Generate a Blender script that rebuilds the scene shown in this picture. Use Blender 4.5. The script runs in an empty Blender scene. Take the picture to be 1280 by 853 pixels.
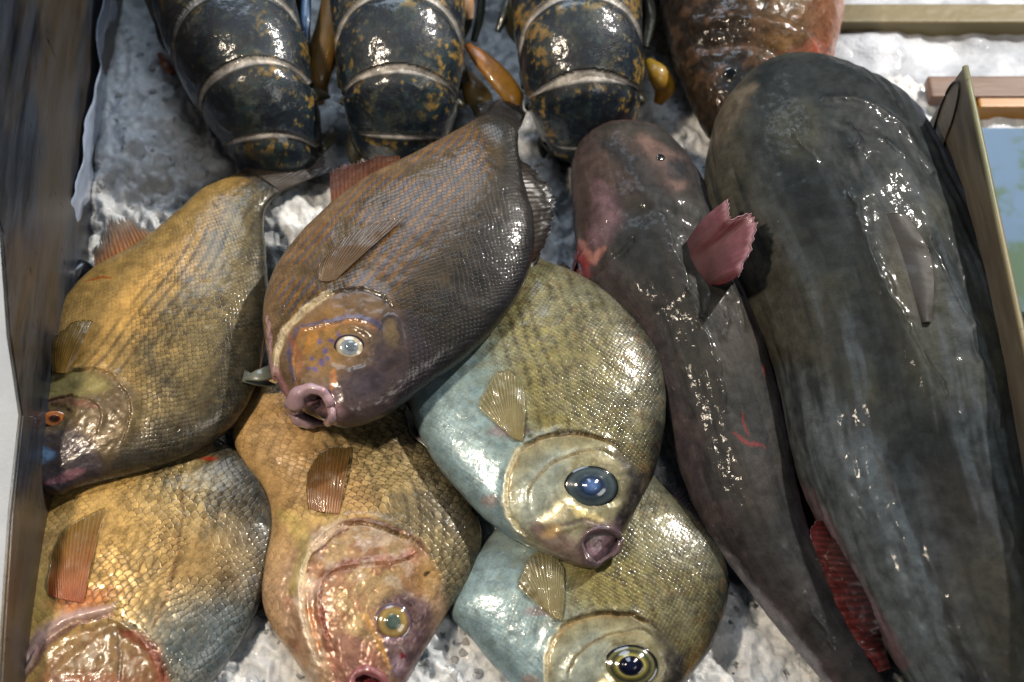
import bpy, math, random
import numpy as np
from mathutils import Vector
from mathutils.bvhtree import BVHTree
random.seed(4); rng = np.random.default_rng(7)
SC = bpy.context.scene; COLL = SC.collection

# ------------------------------------------------------------------ camera
F = 1700.0; PITCH = math.radians(62); DIST = 1.09
cam_d = bpy.data.cameras.new('camera'); cam = bpy.data.objects.new('camera', cam_d); COLL.objects.link(cam)
CP = np.array([0, -DIST*math.cos(PITCH), DIST*math.sin(PITCH)])
cam.location = CP; cam.rotation_euler = (math.pi/2-PITCH, 0, 0)
cam_d.sensor_width = 36; cam_d.lens = F/1280*36; cam_d.clip_start = .02; cam_d.clip_end = 60
cam_d.dof.use_dof = True; cam_d.dof.focus_distance = 1.06; cam_d.dof.aperture_fstop = 3.4
SC.camera = cam
FW = np.array([0, math.cos(PITCH), -math.sin(PITCH)]); RT = np.array([1., 0, 0]); UP = np.array([0, math.sin(PITCH), math.cos(PITCH)])

def ray(x, y):
    x = np.asarray(x, float); y = np.asarray(y, float)
    d = FW + ((x-640)/F)[..., None]*RT - ((y-426.5)/F)[..., None]*UP
    return d/np.linalg.norm(d, axis=-1, keepdims=True)
def at(x, y, z):                      # where the line of sight of a traced point meets the height z
    d = ray(x, y); t = (np.asarray(z, float)-CP[2])/d[..., 2]
    return CP + d*t[..., None]
def pix(P):
    q = P-CP; w = q@FW
    return np.stack([640+F*(q@RT)/w, 426.5-F*(q@UP)/w], -1)

# ------------------------------------------------------------------ small maths
def hexc(h):
    h = h.lstrip('#'); c = np.array([int(h[i:i+2], 16)/255 for i in (0, 2, 4)])
    return np.where(c <= .04045, c/12.92, ((c+.055)/1.055)**2.4)
def ss(a, b, x):
    t = np.clip((x-a)/(b-a), 0, 1); return t*t*(3-2*t)
def _h(ix, iy, iz, s):
    n = (ix*374761393+iy*668265263+iz*2147483647+s*1274126177) & 0xffffffff
    n = ((n ^ (n >> 13))*1274126177) & 0xffffffff
    return ((n ^ (n >> 16)) & 0xffff)/65535.
def vnoise(P, f, s=0):
    p = P*f+1000; i = np.floor(p).astype(np.int64); t = p-i; t = t*t*(3-2*t); r = 0
    for a in (0, 1):
        for b in (0, 1):
            for c in (0, 1):
                w = (t[:, 0] if a else 1-t[:, 0])*(t[:, 1] if b else 1-t[:, 1])*(t[:, 2] if c else 1-t[:, 2])
                r = r+w*_h(i[:, 0]+a, i[:, 1]+b, i[:, 2]+c, s)
    return r
def fbm(P, f, o=4, s=0, g=.5):
    r = 0; a = 1; tot = 0
    for k in range(o):
        r = r+a*vnoise(P, f*2.03**k, s+k*17); tot += a; a *= g
    return r/tot
def cr(K, n):                          # Catmull-Rom through the rows of K
    K = np.asarray(K, float); m = len(K); t = np.linspace(0, m-1, n); i = np.minimum(t.astype(int), m-2); f = (t-i)[:, None]
    E = np.vstack([2*K[0]-K[1], K, 2*K[-1]-K[-2]]); a, b, c, d = E[i], E[i+1], E[i+2], E[i+3]
    return .5*((2*b)+(c-a)*f+(2*a-5*b+4*c-d)*f*f+(3*b-a-3*c+d)*f**3)
def crclosed(K, n):
    K = np.asarray(K, float); m = len(K); t = np.arange(n)*m/n; i = t.astype(int); f = (t-i)[:, None]
    a, b, c, d = K[(i-1) % m], K[i % m], K[(i+1) % m], K[(i+2) % m]
    return .5*((2*b)+(c-a)*f+(2*a-5*b+4*c-d)*f*f+(3*b-a-3*c+d)*f**3)
def dline(Q, L, smooth=True):          # distance to a polyline, side, parameter 0..1
    L = cr(L, max(12, len(L)*5)) if smooth and len(L) > 2 else np.asarray(L, float)
    best = np.full(len(Q), 1e9); side = np.zeros(len(Q)); par = np.zeros(len(Q)); m = len(L)-1
    for k in range(m):
        a, b = L[k], L[k+1]; ab = b-a; t = np.clip(((Q-a)@ab)/(ab@ab+1e-12), 0, 1)
        v = Q-a-t[:, None]*ab; d = np.sqrt((v**2).sum(1)); u = d < best
        best = np.where(u, d, best); side = np.where(u, np.sign(ab[0]*v[:, 1]-ab[1]*v[:, 0]), side); par = np.where(u, (k+t)/m, par)
    return best, side, par
def sdpoly(Q, L):                      # signed distance, positive inside
    L = crclosed(L, len(L)*4); d, _, _ = dline(Q, np.vstack([L, L[:1]]), False); ins = np.zeros(len(Q), bool); m = len(L)
    for k in range(m):
        a, b = L[k], L[(k+1) % m]
        c = (a[1] > Q[:, 1]) != (b[1] > Q[:, 1])
        with np.errstate(divide='ignore', invalid='ignore'):
            ins ^= c & (Q[:, 0] < (b[0]-a[0])*(Q[:, 1]-a[1])/(b[1]-a[1]+1e-12)+a[0])
    return np.where(ins, d, -d)

# ------------------------------------------------------------------ objects
def meta(o, label, cat, group=None, kind=None):
    if label: o['label'] = label
    if cat: o['category'] = cat
    if group: o['group'] = group
    if kind: o['kind'] = kind
    return o
def thing(name, label, cat, loc, group=None):
    o = bpy.data.objects.new(name, None); o.empty_display_size = .02; COLL.objects.link(o); o.location = loc
    return meta(o, label, cat, group)
def mesh_obj(name, V, Fq, mat, parent=None, col=None, msk=None, uv=None, smooth=True):
    me = bpy.data.meshes.new(name); V = np.asarray(V, float)
    org = np.array(parent_world(parent))
    me.from_pydata((V-org).tolist(), [], [tuple(int(a) for a in f) for f in Fq])
    if col is not None:
        a = me.color_attributes.new('Col', 'FLOAT_COLOR', 'POINT')
        a.data.foreach_set('color', np.hstack([np.clip(col, 0, 1), np.ones((len(V), 1))]).ravel().astype(np.float32))
    if msk is not None:
        a = me.color_attributes.new('Msk', 'FLOAT_COLOR', 'POINT')
        a.data.foreach_set('color', np.hstack([msk, np.ones((len(V), 1))]).ravel().astype(np.float32))
    if uv is not None:
        l = me.uv_layers.new(name='UVMap'); idx = np.zeros(len(me.loops), np.int32); me.loops.foreach_get('vertex_index', idx)
        l.data.foreach_set('uv', uv[idx].ravel().astype(np.float32))
    me.polygons.foreach_set('use_smooth', [smooth]*len(me.polygons)); me.materials.append(mat); me.update()
    o = bpy.data.objects.new(name, me); COLL.objects.link(o)
    if parent is not None: o.parent = parent
    return o
def parent_world(p):
    v = np.zeros(3)
    while p is not None: v = v+np.array(p.location); p = p.parent
    return v
def gridfaces(n, m, wrap=False):
    i = np.arange(n-1)[:, None]; j = np.arange(m if wrap else m-1)[None]; j2 = (j+1) % m
    return np.stack([i*m+j, i*m+j2, (i+1)*m+j2, (i+1)*m+j], -1).reshape(-1, 4)

# ------------------------------------------------------------------ materials
class G:
    def __init__(s, name):
        s.m = bpy.data.materials.new(name); s.m.use_nodes = True; s.t = s.m.node_tree; s.n = s.t.nodes; s.n.clear()
        s.out = s.n.new('ShaderNodeOutputMaterial'); s.b = s.n.new('ShaderNodeBsdfPrincipled'); s.t.links.new(s.b.outputs[0], s.out.inputs[0])
    def set(s, sock, v):
        if isinstance(v, bpy.types.NodeSocket): s.t.links.new(v, sock)
        elif v is not None:
            if hasattr(sock.default_value, '__len__') and not hasattr(v, '__len__'): v = (v,)*len(sock.default_value)
            if hasattr(v, '__len__') and len(sock.default_value) == 4 and len(v) == 3: v = (*v, 1)
            sock.default_value = v
    def p(s, **k):
        for a, v in k.items(): s.set(s.b.inputs[a.replace('_', ' ')], v)
    def math(s, op, a, b=None, c=None, clamp=False):
        n = s.n.new('ShaderNodeMath'); n.operation = op; n.use_clamp = clamp
        s.set(n.inputs[0], a); s.set(n.inputs[1], b); s.set(n.inputs[2], c); return n.outputs[0]
    def mix(s, f, a, b, mode='MIX'):
        n = s.n.new('ShaderNodeMix'); n.data_type = 'RGBA'; n.blend_type = mode
        s.set(n.inputs[0], f); s.set(n.inputs[6], a); s.set(n.inputs[7], b); return n.outputs[2]
    def attr(s, name):
        n = s.n.new('ShaderNodeAttribute'); n.attribute_name = name; return n
    def sep(s, c):
        n = s.n.new('ShaderNodeSeparateColor'); s.set(n.inputs[0], c); return n.outputs
    def ramp(s, v, a, b, c=0., d=1., sm=True):
        n = s.n.new('ShaderNodeMapRange'); n.interpolation_type = 'SMOOTHSTEP' if sm else 'LINEAR'
        for i, x in enumerate((v, a, b, c, d)): s.set(n.inputs[i], x)
        return n.outputs[0]
    def coord(s, which='Object', scale=(1, 1, 1), rot=(0, 0, 0)):
        t = s.n.new('ShaderNodeTexCoord'); m = s.n.new('ShaderNodeMapping'); s.t.links.new(t.outputs[which], m.inputs[0])
        m.inputs['Scale'].default_value = scale; m.inputs['Rotation'].default_value = rot; return m.outputs[0]
    def noise(s, v, sc, det=3, rough=.5, dist=0):
        n = s.n.new('ShaderNodeTexNoise'); s.set(n.inputs['Vector'], v); n.inputs['Scale'].default_value = sc
        n.inputs['Detail'].default_value = det; n.inputs['Roughness'].default_value = rough; n.inputs['Distortion'].default_value = dist; return n.outputs[0]
    def voro(s, v, sc, rnd=1, feat='F1', dim='3D'):
        n = s.n.new('ShaderNodeTexVoronoi'); n.voronoi_dimensions = dim; n.feature = feat; s.set(n.inputs['Vector'], v)
        n.inputs['Scale'].default_value = sc; n.inputs['Randomness'].default_value = rnd; return n.outputs
    def bump(s, h, dist, st=1, nrm=None):
        n = s.n.new('ShaderNodeBump'); s.set(n.inputs['Height'], h); n.inputs['Distance'].default_value = dist
        s.set(n.inputs['Strength'], st); s.set(n.inputs['Normal'], nrm); return n.outputs[0]

def skin(name, fu=160, fv=160, edge=.55, bump=.0005, rough=.38, coat=.7, crough=.1, var=.25, sub=.05, micro=.0003, mscale=350, wet=.0005, wscale=170, rnd=.22, sparkle=.0, row=0., spec=.25, patchy=0.):
    """wet fish skin: base from the painted coat of the fish, scales laid out along its length"""
    g = G(name); col = g.attr('Col').outputs[0]; mk = g.sep(g.attr('Msk').outputs[0]); sc_m, met, wetm = mk[0], mk[1], mk[2]
    uv = g.coord('UV', (fu, fv, 1)); wob = g.noise(g.coord('UV', (1, 1, 1)), 30, 2)
    # overlapping rounded scales in staggered rows, free edge towards the tail
    wob2 = g.noise(g.coord('UV', (1, 1, 1)), 75, 2); sp = g.n.new('ShaderNodeSeparateXYZ'); g.set(sp.inputs[0], uv)
    U_ = g.math('ADD', sp.outputs[0], g.math('ADD', g.math('MULTIPLY', wob, 3.), g.math('MULTIPLY', wob2, rnd))); V_ = g.math('ADD', sp.outputs[1], g.math('ADD', g.math('MULTIPLY', wob2, rnd*2), 50.))
    K_ = g.math('FLOOR', g.math('MULTIPLY', U_, 2.)); du = g.math('SUBTRACT', U_, g.math('MULTIPLY', K_, .5)); par = g.math('MULTIPLY', g.math('FLOORED_MODULO', K_, 2.), .5)
    a_ = g.math('ADD', g.math('SUBTRACT', V_, par), .5); dv_ = g.math('SUBTRACT', g.math('FRACT', a_), .5); b_ = g.math('ADD', V_, par); dv2 = g.math('SUBTRACT', g.math('FRACT', b_), .5)
    dk = g.math('SQRT', g.math('ADD', g.math('MULTIPLY', du, du), g.math('MULTIPLY', dv_, dv_))); ins = g.math('LESS_THAN', dk, .5); out_ = g.math('SUBTRACT', 1., ins)
    along = g.math('SUBTRACT', du, g.math('MULTIPLY', out_, .5))
    sidev = g.math('ADD', g.math('MULTIPLY', dv_, ins), g.math('MULTIPLY', dv2, out_))
    idx = g.n.new('ShaderNodeCombineXYZ'); g.set(idx.inputs[0], g.math('ADD', K_, out_)); g.set(idx.inputs[1], g.math('ADD', g.math('MULTIPLY', g.math('FLOOR', a_), ins), g.math('MULTIPLY', g.math('FLOOR', b_), out_)))
    wn_ = g.n.new('ShaderNodeTexWhiteNoise'); wn_.noise_dimensions = '2D'; g.set(wn_.inputs[0], idx.outputs[0]); rnd_ = wn_.outputs[0]
    crev = g.math('SUBTRACT', 1., g.ramp(g.math('SUBTRACT', dk, .5), 0., .17)); crev = g.math('MULTIPLY', crev, out_); inner = g.math('MULTIPLY', g.ramp(dk, .40, .5), ins)
    d = g.math('ABSOLUTE', sidev)
    e = g.math('MULTIPLY', g.math('MAXIMUM', crev, g.math('MULTIPLY', inner, .45)), sc_m)
    n1 = g.noise(g.coord('Object'), 90, 4, .6); n2 = g.noise(g.coord('Object'), 700, 2, .6)
    bri = g.math('ADD', g.math('MULTIPLY', g.math('SUBTRACT', rnd_, .5), g.math('MULTIPLY', sc_m, var*2)), g.math('ADD', g.ramp(n1, .30, .70, .38, .90), g.math('MULTIPLY', n2, .7)))
    if row > 0:      # pigment lines that follow the rows of scales
        wv = g.n.new('ShaderNodeTexWave'); wv.bands_direction = 'Y'; g.set(wv.inputs[0], uv); wv.inputs['Scale'].default_value = .314*.5/.5; wv.inputs['Distortion'].default_value = .6; wv.inputs['Detail'].default_value = 1
        bri = g.math('MULTIPLY', bri, g.math('SUBTRACT', 1, g.math('MULTIPLY', g.math('MULTIPLY', wv.outputs[1], sc_m), row)))
    c1 = g.mix(1., col, g.n.new('ShaderNodeCombineColor').outputs[0], 'MULTIPLY'); cc = c1.node.inputs[7].links[0].from_node
    for i in range(3): g.set(cc.inputs[i], bri)
    c2 = g.mix(g.math('MULTIPLY', e, edge), c1, g.mix(1., col, hexc('5a4a3c'), 'MULTIPLY'))  # dark scale rims: pigment, plus shade painted into the crevices
    hgt = g.math('MULTIPLY', sc_m, g.math('SUBTRACT', g.math('SUBTRACT', g.math('ADD', .5, g.math('MULTIPLY', along, .7)), g.math('MULTIPLY', g.math('POWER', d, 2.), 1.1)), g.math('MULTIPLY', inner, .3)))
    bs = g.bump(hgt, bump); mn = g.noise(g.coord('Object'), mscale, 4, .6); bs2 = g.bump(mn, micro, 1, bs)
    wn = g.noise(g.coord('Object'), wscale, 4, .6, .4)
    bw = g.bump(wn, wet, 1, g.bump(hgt, bump*.5))
    g.p(Base_Color=c2, Normal=bs2, Metallic=g.math('MULTIPLY', met, g.math('ADD', .5, g.math('MULTIPLY', rnd_, .6)), clamp=True),
        Roughness=g.math('ADD', rough, g.math('MULTIPLY', g.math('SUBTRACT', n1, .5), .25)), Subsurface_Weight=sub, Subsurface_Radius=(.006, .003, .002), Subsurface_Scale=1.,
        Specular_IOR_Level=spec, Coat_Weight=g.math('MULTIPLY', g.math('MULTIPLY', wetm, coat), g.ramp(g.noise(g.coord('Object'), 240, 4, .65), patchy-.06, patchy+.04) if patchy else 1.), Coat_Roughness=crough, Coat_Normal=bw, Coat_IOR=1.38)
    return g.m
def glossy(name, rough=.15, sub=.2, bump=.0002, bs=500, coat=.8, col=None, alpha=None, trans=0, met=0):
    g = G(name); c = g.attr('Col').outputs[0] if col is None else hexc(col)
    n = g.noise(g.coord('Object'), bs, 4, .6)
    g.p(Base_Color=g.mix(g.math('MULTIPLY', n, .35), c, (0, 0, 0)), Roughness=rough, Normal=g.bump(n, bump), Coat_Weight=coat, Coat_Roughness=.06, Subsurface_Weight=sub, Subsurface_Radius=(.006, .002, .002), Subsurface_Scale=1., Transmission_Weight=trans, Metallic=met)
    if alpha is not None: g.p(Alpha=g.sep(g.attr('Msk').outputs[0])[0] if alpha == 'attr' else alpha)
    return g.m

# ------------------------------------------------------------------ a body: one closed surface through traced sections
class Body:
    def __init__(s, C, A, U, k=1., M=220, Mb=30, ex=None):
        N = len(C); th = np.concatenate([np.linspace(0, np.pi, M, endpoint=False), np.linspace(np.pi, 2*np.pi, Mb, endpoint=False)])
        s.N, s.m, s.M = N, M+Mb, M
        ct, st = np.cos(th), np.sin(th); st = np.sign(st)*np.abs(st)**k
        P = C[:, None]+A[:, None]*ct[None, :, None]+U[:, None]*st[None, :, None]
        s.grid = P; s.P = P.reshape(-1, 3); s.t = np.repeat(np.linspace(0, 1, N), s.m); s.th = np.tile(th, N); s.s = np.cos(s.th)
        s.top = (s.th <= np.pi+.3)
        ul = np.concatenate([[0], np.cumsum(np.linalg.norm(np.diff(C, axis=0), axis=1))])
        seg = np.linalg.norm(P-np.roll(P, 1, axis=1), axis=2); seg[:, 0] = 0; v = np.cumsum(seg, 1); v = v-v[:, M//2][:, None]
        s.uv = np.stack([np.repeat(ul, s.m), v.ravel()], -1)
        s.q = pix(s.P); n = len(s.P)
        s.nz = fbm(s.P, 260, 4, 77, .6); s.qw = s.q+7*np.stack([fbm(s.P, 90, 4, 71, .6)-.5, fbm(s.P, 90, 4, 72, .6)-.5], -1)*2; s.col = np.ones((n, 3))*.3; s.msk = np.zeros((n, 3)); s.msk[:, 2] = 1; s.d = np.zeros(n)
    def paint(s, mask, c):
        c = hexc(c) if isinstance(c, str) else c
        mask = np.clip(mask, 0, 1); mask = np.clip(mask*(.62+.76*s.nz), 0, 1)*(mask < .999)+mask*(mask >= .999)*(.8+.2*(s.nz > .3)); mask = mask[:, None]; s.col = s.col*(1-mask)+c*mask
    def streak(s, fu, fv, seed=0, o=4): return fbm(np.column_stack([s.uv[:, 0]*fu, s.uv[:, 1]*fv, s.P[:, 2]*0+.5]) , 1., o, seed, .6)
    def blob(s, x, y, rx, ry=None, ang=0, soft=.5):
        ry = ry or rx; a = math.radians(ang); dx, dy = s.qw[:, 0]-x, s.qw[:, 1]-y
        u = (dx*math.cos(a)+dy*math.sin(a))/rx; v = (-dx*math.sin(a)+dy*math.cos(a))/ry
        return (1-ss(1-soft, 1+soft, np.sqrt(u*u+v*v)))*s.top
    def line(s, L, w, soft=None):
        d, _, par = dline(s.qw, L); w = w*(.35+.9*np.sin(np.pi*np.clip(par, .03, .97))**.5); return (1-ss(w*.25, w*1.5, d))*s.top
    def poly(s, L, soft=6):
        return ss(-soft, soft, sdpoly(s.qw, L))*s.top
    def n(s, f, o=4, seed=0, g=.5): return fbm(s.P, f, o, seed, g)
    def ridge(s, L, w, h, wob=.5):     # a raised (or sunk) line on the skin
        d, _, _ = dline((1-wob)*s.q+wob*s.qw, L); s.d += h*np.exp(-(d/w)**2)*s.top
    def trickle(s, L, h=.0010):        # crooked highlight line put into the shape: a thin wet bead catching the lamp
        for w_, hh in ((2.2, h), (7, h*.5)): s.ridge(L, w_, hh, 1.25)
        d, _, _ = dline(s.qw, L); s.msk[:, 2] = np.maximum(s.msk[:, 2], np.exp(-(d/9)**2))
    def step(s, L, w, h, inside=1):   # flap: high on one side, dropping off sharply over the line
        d, sd, par = dline(.5*s.q+.5*s.qw, L); sd = sd*inside
        s.d += (np.where(sd > 0, h*np.exp(-(d/w)**2), -h*.6*np.exp(-(d/(w*.3))**2)))*ss(0, .08, par)*ss(0, .08, 1-par)*s.top
    def build(s, name, mat, parent):
        s.msk[:, 0] *= .45+.55*ss(.36, .56, fbm(s.P, 38, 3, 91)); s.msk = np.clip(s.msk, 0, 1)
        G3 = s.grid; du = np.gradient(G3, axis=0); dv = np.roll(G3, -1, 1)-np.roll(G3, 1, 1); n = np.cross(du, dv)
        n /= np.linalg.norm(n, axis=2, keepdims=True)+1e-12
        c = G3.mean(1, keepdims=True); sg = np.sign(((G3-c)*n).sum(2).mean()); n = n*sg
        V = s.P+n.reshape(-1, 3)*s.d[:, None]; Fq = gridfaces(s.N, s.m, True)
        if sg > 0: Fq = Fq[:, ::-1]
        Fl = [tuple(f) for f in Fq.tolist()]
        V2 = np.vstack([V, V[:s.m].mean(0), V[-s.m:].mean(0)]); a, b = len(V), len(V)+1
        for j in range(s.m):
            j2 = (j+1) % s.m; o = (s.N-1)*s.m
            f1, f2 = (a, j, j2), (b, o+j2, o+j)
            if sg < 0: f1, f2 = f1[::-1], f2[::-1]
            Fl += [f1, f2]
        ext = lambda X: np.vstack([X, X[:1], X[-1:]])
        s.obj = mesh_obj(name, V2, Fl, mat, parent, ext(s.col), ext(s.msk), ext(s.uv))
        s.parent = parent; s.bvh = BVHTree.FromPolygons(V.tolist(), Fq.tolist()); s.V = V; return s.obj
    def hit(s, x, y, lift=0., zf=0.):
        d = ray(x, y); h = s.bvh.ray_cast(Vector(CP), Vector(d))
        if h[0] is None: p = at(x, y, zf); return p-d*lift, -d
        n = np.array(h[1]); n = n if n@d < 0 else -n
        return np.array(h[0])-d*lift, n

def flat_body(pairs, z0, gu=0., gs=0., N=300, k=1.05, **kw):
    """pairs: back x,y, belly x,y, half thickness in mm, from mouth to tail"""
    K = np.asarray(pairs, float); m = len(K); t = np.linspace(0, 1, m)
    D = at(K[:, 0], K[:, 1], z0+gu*t+gs); Vv = at(K[:, 2], K[:, 3], z0+gu*t-gs)
    R = cr(np.hstack([D, Vv, K[:, 4:5]/1000]), N); D, Vv, T = R[:, :3], R[:, 3:6], R[:, 6]
    e = np.linspace(0, 1, N)
    C = (D+Vv)/2; A = (D-Vv)/2; ax = np.gradient(C, axis=0); U = np.cross(ax, A); U /= np.linalg.norm(U, axis=1, keepdims=True)
    U *= np.sign(U[:, 2:3]); rnd = np.sqrt(np.clip(e/.02, 0.05, 1))
    return Body(C, A*(rnd[:, None]**.5), U*T[:, None]*(rnd[:, None]**.5), k, **kw)

FINMAT = glossy('fin_membrane', .35, .1, .0001, 900, .3, alpha='attr')
def fin(name, parent, body, base, tip, c0, c1, rays=14, zf=0., lift=.01, bulge=.0, rag=.04, mat=None, edge=None, thick=.0007, raydark=.45, nt=26, nr=None, ridge=1., wavy=1.):
    rays = int(rays*1.7); nr = nr or rays*6; B = cr(base, nr); T = cr(tip, nr)
    pb = np.array([body.hit(*B[i, :2], lift=(B[i, 2] if B.shape[1] > 2 else -.001), zf=zf)[0] for i in range(nr)])
    pt = np.array([body.hit(*T[i, :2], lift=(T[i, 2] if T.shape[1] > 2 else lift), zf=zf)[0] for i in range(nr)])
    s = np.linspace(0, 1, nr); t = np.linspace(0, 1, nt)[None, :, None]
    ragv = 1-rag*(.5-.5*np.cos(2*np.pi*rays*s))-rag*2*np.array([random.random() for _ in range(rays+1)])[np.minimum((s*rays).astype(int), rays)]
    jit = fbm(np.column_stack([s*6, s*0+rays*.37, s*0]), 1., 3, rays+int(base[0][0]) % 97)-.5; ragv = ragv-.16*np.abs(jit)*(rag > 0); L = t*ragv[:, None, None]
    P = pb[:, None]*(1-L)+pt[:, None]*L
    nrm = np.cross(np.gradient(P, axis=0), np.gradient(P, axis=1)); nrm /= np.linalg.norm(nrm, axis=2, keepdims=True)+1e-12
    if nrm[..., 2].mean() < 0: nrm = -nrm
    ph_ = 2*np.pi*rays*s[:, None]+5*jit[:, None]; rv = (np.cos(ph_)*(1-t[..., 0]*.5)+.5*t[..., 0]*np.cos(2*ph_))[..., None]
    P = P+nrm*(bulge*np.sin(np.pi*t)+rv*.00015*ridge*(1-t*.6))
    P = P+nrm*((fbm(P.reshape(-1, 3), 70, 3, 15)-.5).reshape(nr, nt, 1)*.007*wavy*t)
    col = hexc(c0)*(1-t)+hexc(c1)*t; col = np.broadcast_to(col, P.shape)*(1-raydark*ss(.2, 1., .5-.5*rv)*np.ones_like(P))
    nz = fbm(P.reshape(-1, 3), 120, 3, 5).reshape(nr, nt, 1); col = col*(.7+.6*nz)
    if edge: e = ss(.86, 1., t)*np.ones_like(P); col = col*(1-e)+hexc(edge)*e
    V = np.vstack([P.reshape(-1, 3), (P-nrm*thick).reshape(-1, 3)]); Fq = gridfaces(nr, nt); n0 = nr*nt
    Fl = Fq.tolist()+(Fq[:, ::-1]+n0).tolist()
    rim = [i*nt+nt-1 for i in range(nr)]; lo = [j for j in range(nt)]; hi = [(nr-1)*nt+j for j in range(nt)]
    for R_ in (rim, lo, hi):
        for a, b in zip(R_, R_[1:]): Fl.append((a, b, b+n0, a+n0))
    cc = np.vstack([col.reshape(-1, 3)]*2); al = np.clip(1-(.75 if name == 'pectoral_fin' else .4)*t*(.6-.4*rv), .25, 1)*np.ones((nr, nt, 1)); am = np.repeat(al.reshape(-1, 1), 3, 1); am = np.vstack([am, am])
    return mesh_obj(name, V, Fl, mat or FINMAT, parent, cc, am)

def frame(n, hint=(1, 0, 0)):
    n = n/np.linalg.norm(n); x = np.asarray(hint, float); x = x-(x@n)*n; x /= np.linalg.norm(x); return x, np.cross(n, x), n
def disc_dome(name, parent, c, n, rx, ry, prof, mat, ang=0, seg=64, hint=(1, 0, 0)):
    """prof: list of (radius 0..1, height m, colour)"""
    X, Y, Z = frame(n, hint); V = []; col = []; ca, sa = math.cos(ang), math.sin(ang); K = np.array([(p[0], p[1], *hexc(p[2])) for p in prof])
    tt = np.linspace(0, len(K)-1, len(K)*5); K = np.stack([np.interp(tt, np.arange(len(K)), K[:, i]) for i in range(5)], -1)
    for r in K:
        for j in range(seg):
            a = 2*math.pi*j/seg; x, y = math.cos(a)*r[0]*rx, math.sin(a)*r[0]*ry; x, y = x*ca-y*sa, x*sa+y*ca
            V.append(c+X*x+Y*y+Z*r[1]); col.append(r[2:])
    V = np.array(V); col = np.array(col)*(.7+.6*fbm(V, 420, 4, 7, .6))[:, None]; return mesh_obj(name, V, gridfaces(len(K), seg, True).tolist(), mat, parent, col)
EYEM = glossy('wet_eye', .12, 0, .00005, 400, 1.)
def eye(parent, body, x, y, rpx, rpy, prof, pupil, ang=0, lift=0., tilt=.5):
    p, n = body.hit(x, y); v = CP-p; k = np.linalg.norm(v)/F; v = v/np.linalg.norm(v); n = n*(1-tilt)+v*tilt; n /= np.linalg.norm(n)
    e = disc_dome('eye', parent, p+n*lift, n, rpx*k, rpy*k, prof, EYEM, ang)
    rx, ry, ox, oy, pr = pupil; X, Y, Z = frame(n)
    disc_dome('pupil', e, p+n*lift+X*ox*k-Y*oy*-1*k*-1, n, rx*k, ry*k, pr, EYEM, ang)
    return e
def tube(name, parent, P, R, mat, col, closed=False, seg=14, flat=1., colf=None):
    P = np.asarray(P, float); n = len(P); R = np.broadcast_to(np.asarray(R, float), (n,))
    T = (np.roll(P, -1, 0)-np.roll(P, 1, 0)) if closed else np.gradient(P, axis=0); T /= np.linalg.norm(T, axis=1, keepdims=True)+1e-12
    X = np.cross(T, [0, 0, 1.]); X /= np.linalg.norm(X, axis=1, keepdims=True)+1e-9; Y = np.cross(X, T)
    a = np.linspace(0, 2*np.pi, seg, endpoint=False)
    V = P[:, None]+R[:, None, None]*(X[:, None]*np.cos(a)[None, :, None]+Y[:, None]*np.sin(a)[None, :, None]*flat); V = V.reshape(-1, 3)
    Fq = gridfaces(n, seg, True).tolist()
    if closed: o = (n-1)*seg; Fq += [(o+j, o+(j+1) % seg, (j+1) % seg, j) for j in range(seg)]
    else: Fq += [tuple(range(seg))[::-1], tuple((n-1)*seg+j for j in range(seg))]
    if mat.name == 'wet_flesh': V = V+(fbm(V, 160, 3, 12)-.5)[:, None]*(V-np.repeat(P, seg, 0))*1.1
    c = np.broadcast_to(hexc(col), V.shape).copy() if isinstance(col, str) else np.repeat(np.asarray(col), seg, 0)
    c = c*(.75+.5*fbm(V, 150, 3, 3))[:, None]
    return mesh_obj(name, V, Fq, mat, parent, c)
def onb(body, pts, lift=.0, zf=0.): return np.array([body.hit(p[0], p[1], p[2] if len(p) > 2 else lift, zf)[0] for p in pts])
FLESH = glossy('wet_flesh', .35, .2, .0002, 450, .7)
DULL = glossy('dull_fin', .6, .1, .0002, 600, .1)
ICEZ = -.058
def obj_under(name, label, cat, body_fn, group=None, loc=(0, 0, 0)): pass

# ------------------------------------------------------------------ dark bream, on top of the heap
def root(name, label, cat, x, y, z, group=None):
    return thing(name, label, cat, at(x, y, z), group)
r = root('bream', 'dark brown bream with blue stripes and open pink mouth, on top of the heap', 'fish', 500, 340, .03, 'fish lying on the ice')
b = flat_body([(414,527,366,508,11),(436,531,346,478,17),(480,519,334,440,21),(530,483,329,395,24),(580,446,337,354,26),(622,405,360,314,27),(652,362,400,270,27),(667,316,452,229,25),
               (668,277,515,196,21),(660,244,558,173,17),(653,214,580,160,13),(648,188,596,150,11),(648,168,606,146,8)], .038, gu=-.006, gs=.004, N=360, M=270, k=.88)
n1, n2 = b.n(60), b.n(200, 3, 5)
b.col[:] = hexc('4a3b20')
b.paint(ss(-.1, .7, b.s+.25*(n1-.5)), '211e1b')                     # darker back
b.paint(ss(-.55, -.95, b.s)*.7, '7a644c')                               # paler belly edge
pale = ss(.1, .3, b.t)*(1-ss(.75, .95, b.t))
st = .5+.5*np.cos(b.uv[:, 1]*2*np.pi/.0082+2*(n1-.5)); sm = pale*(1-ss(.0, .35, b.s))*ss(-.98, -.8, b.s)
sm = sm*ss(.3, .5, n1); b.paint(sm*ss(.25, .8, st)*.4, '80582a'); b.paint(sm*ss(.55, .95, 1-st)*.55*(.5+.6*n2), '40445c')
b.paint(ss(.8, 1., b.s)*.7, '1c1e24')
b.paint(ss(.78, .95, b.t)*.9, '262420')
head = b.poly([(350,430),(372,395),(400,374),(440,362),(480,368),(505,395),(512,430),(505,470),(480,522),(430,535),(350,520),(335,470)], 6)
b.paint(head, '5d4a37')
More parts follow.
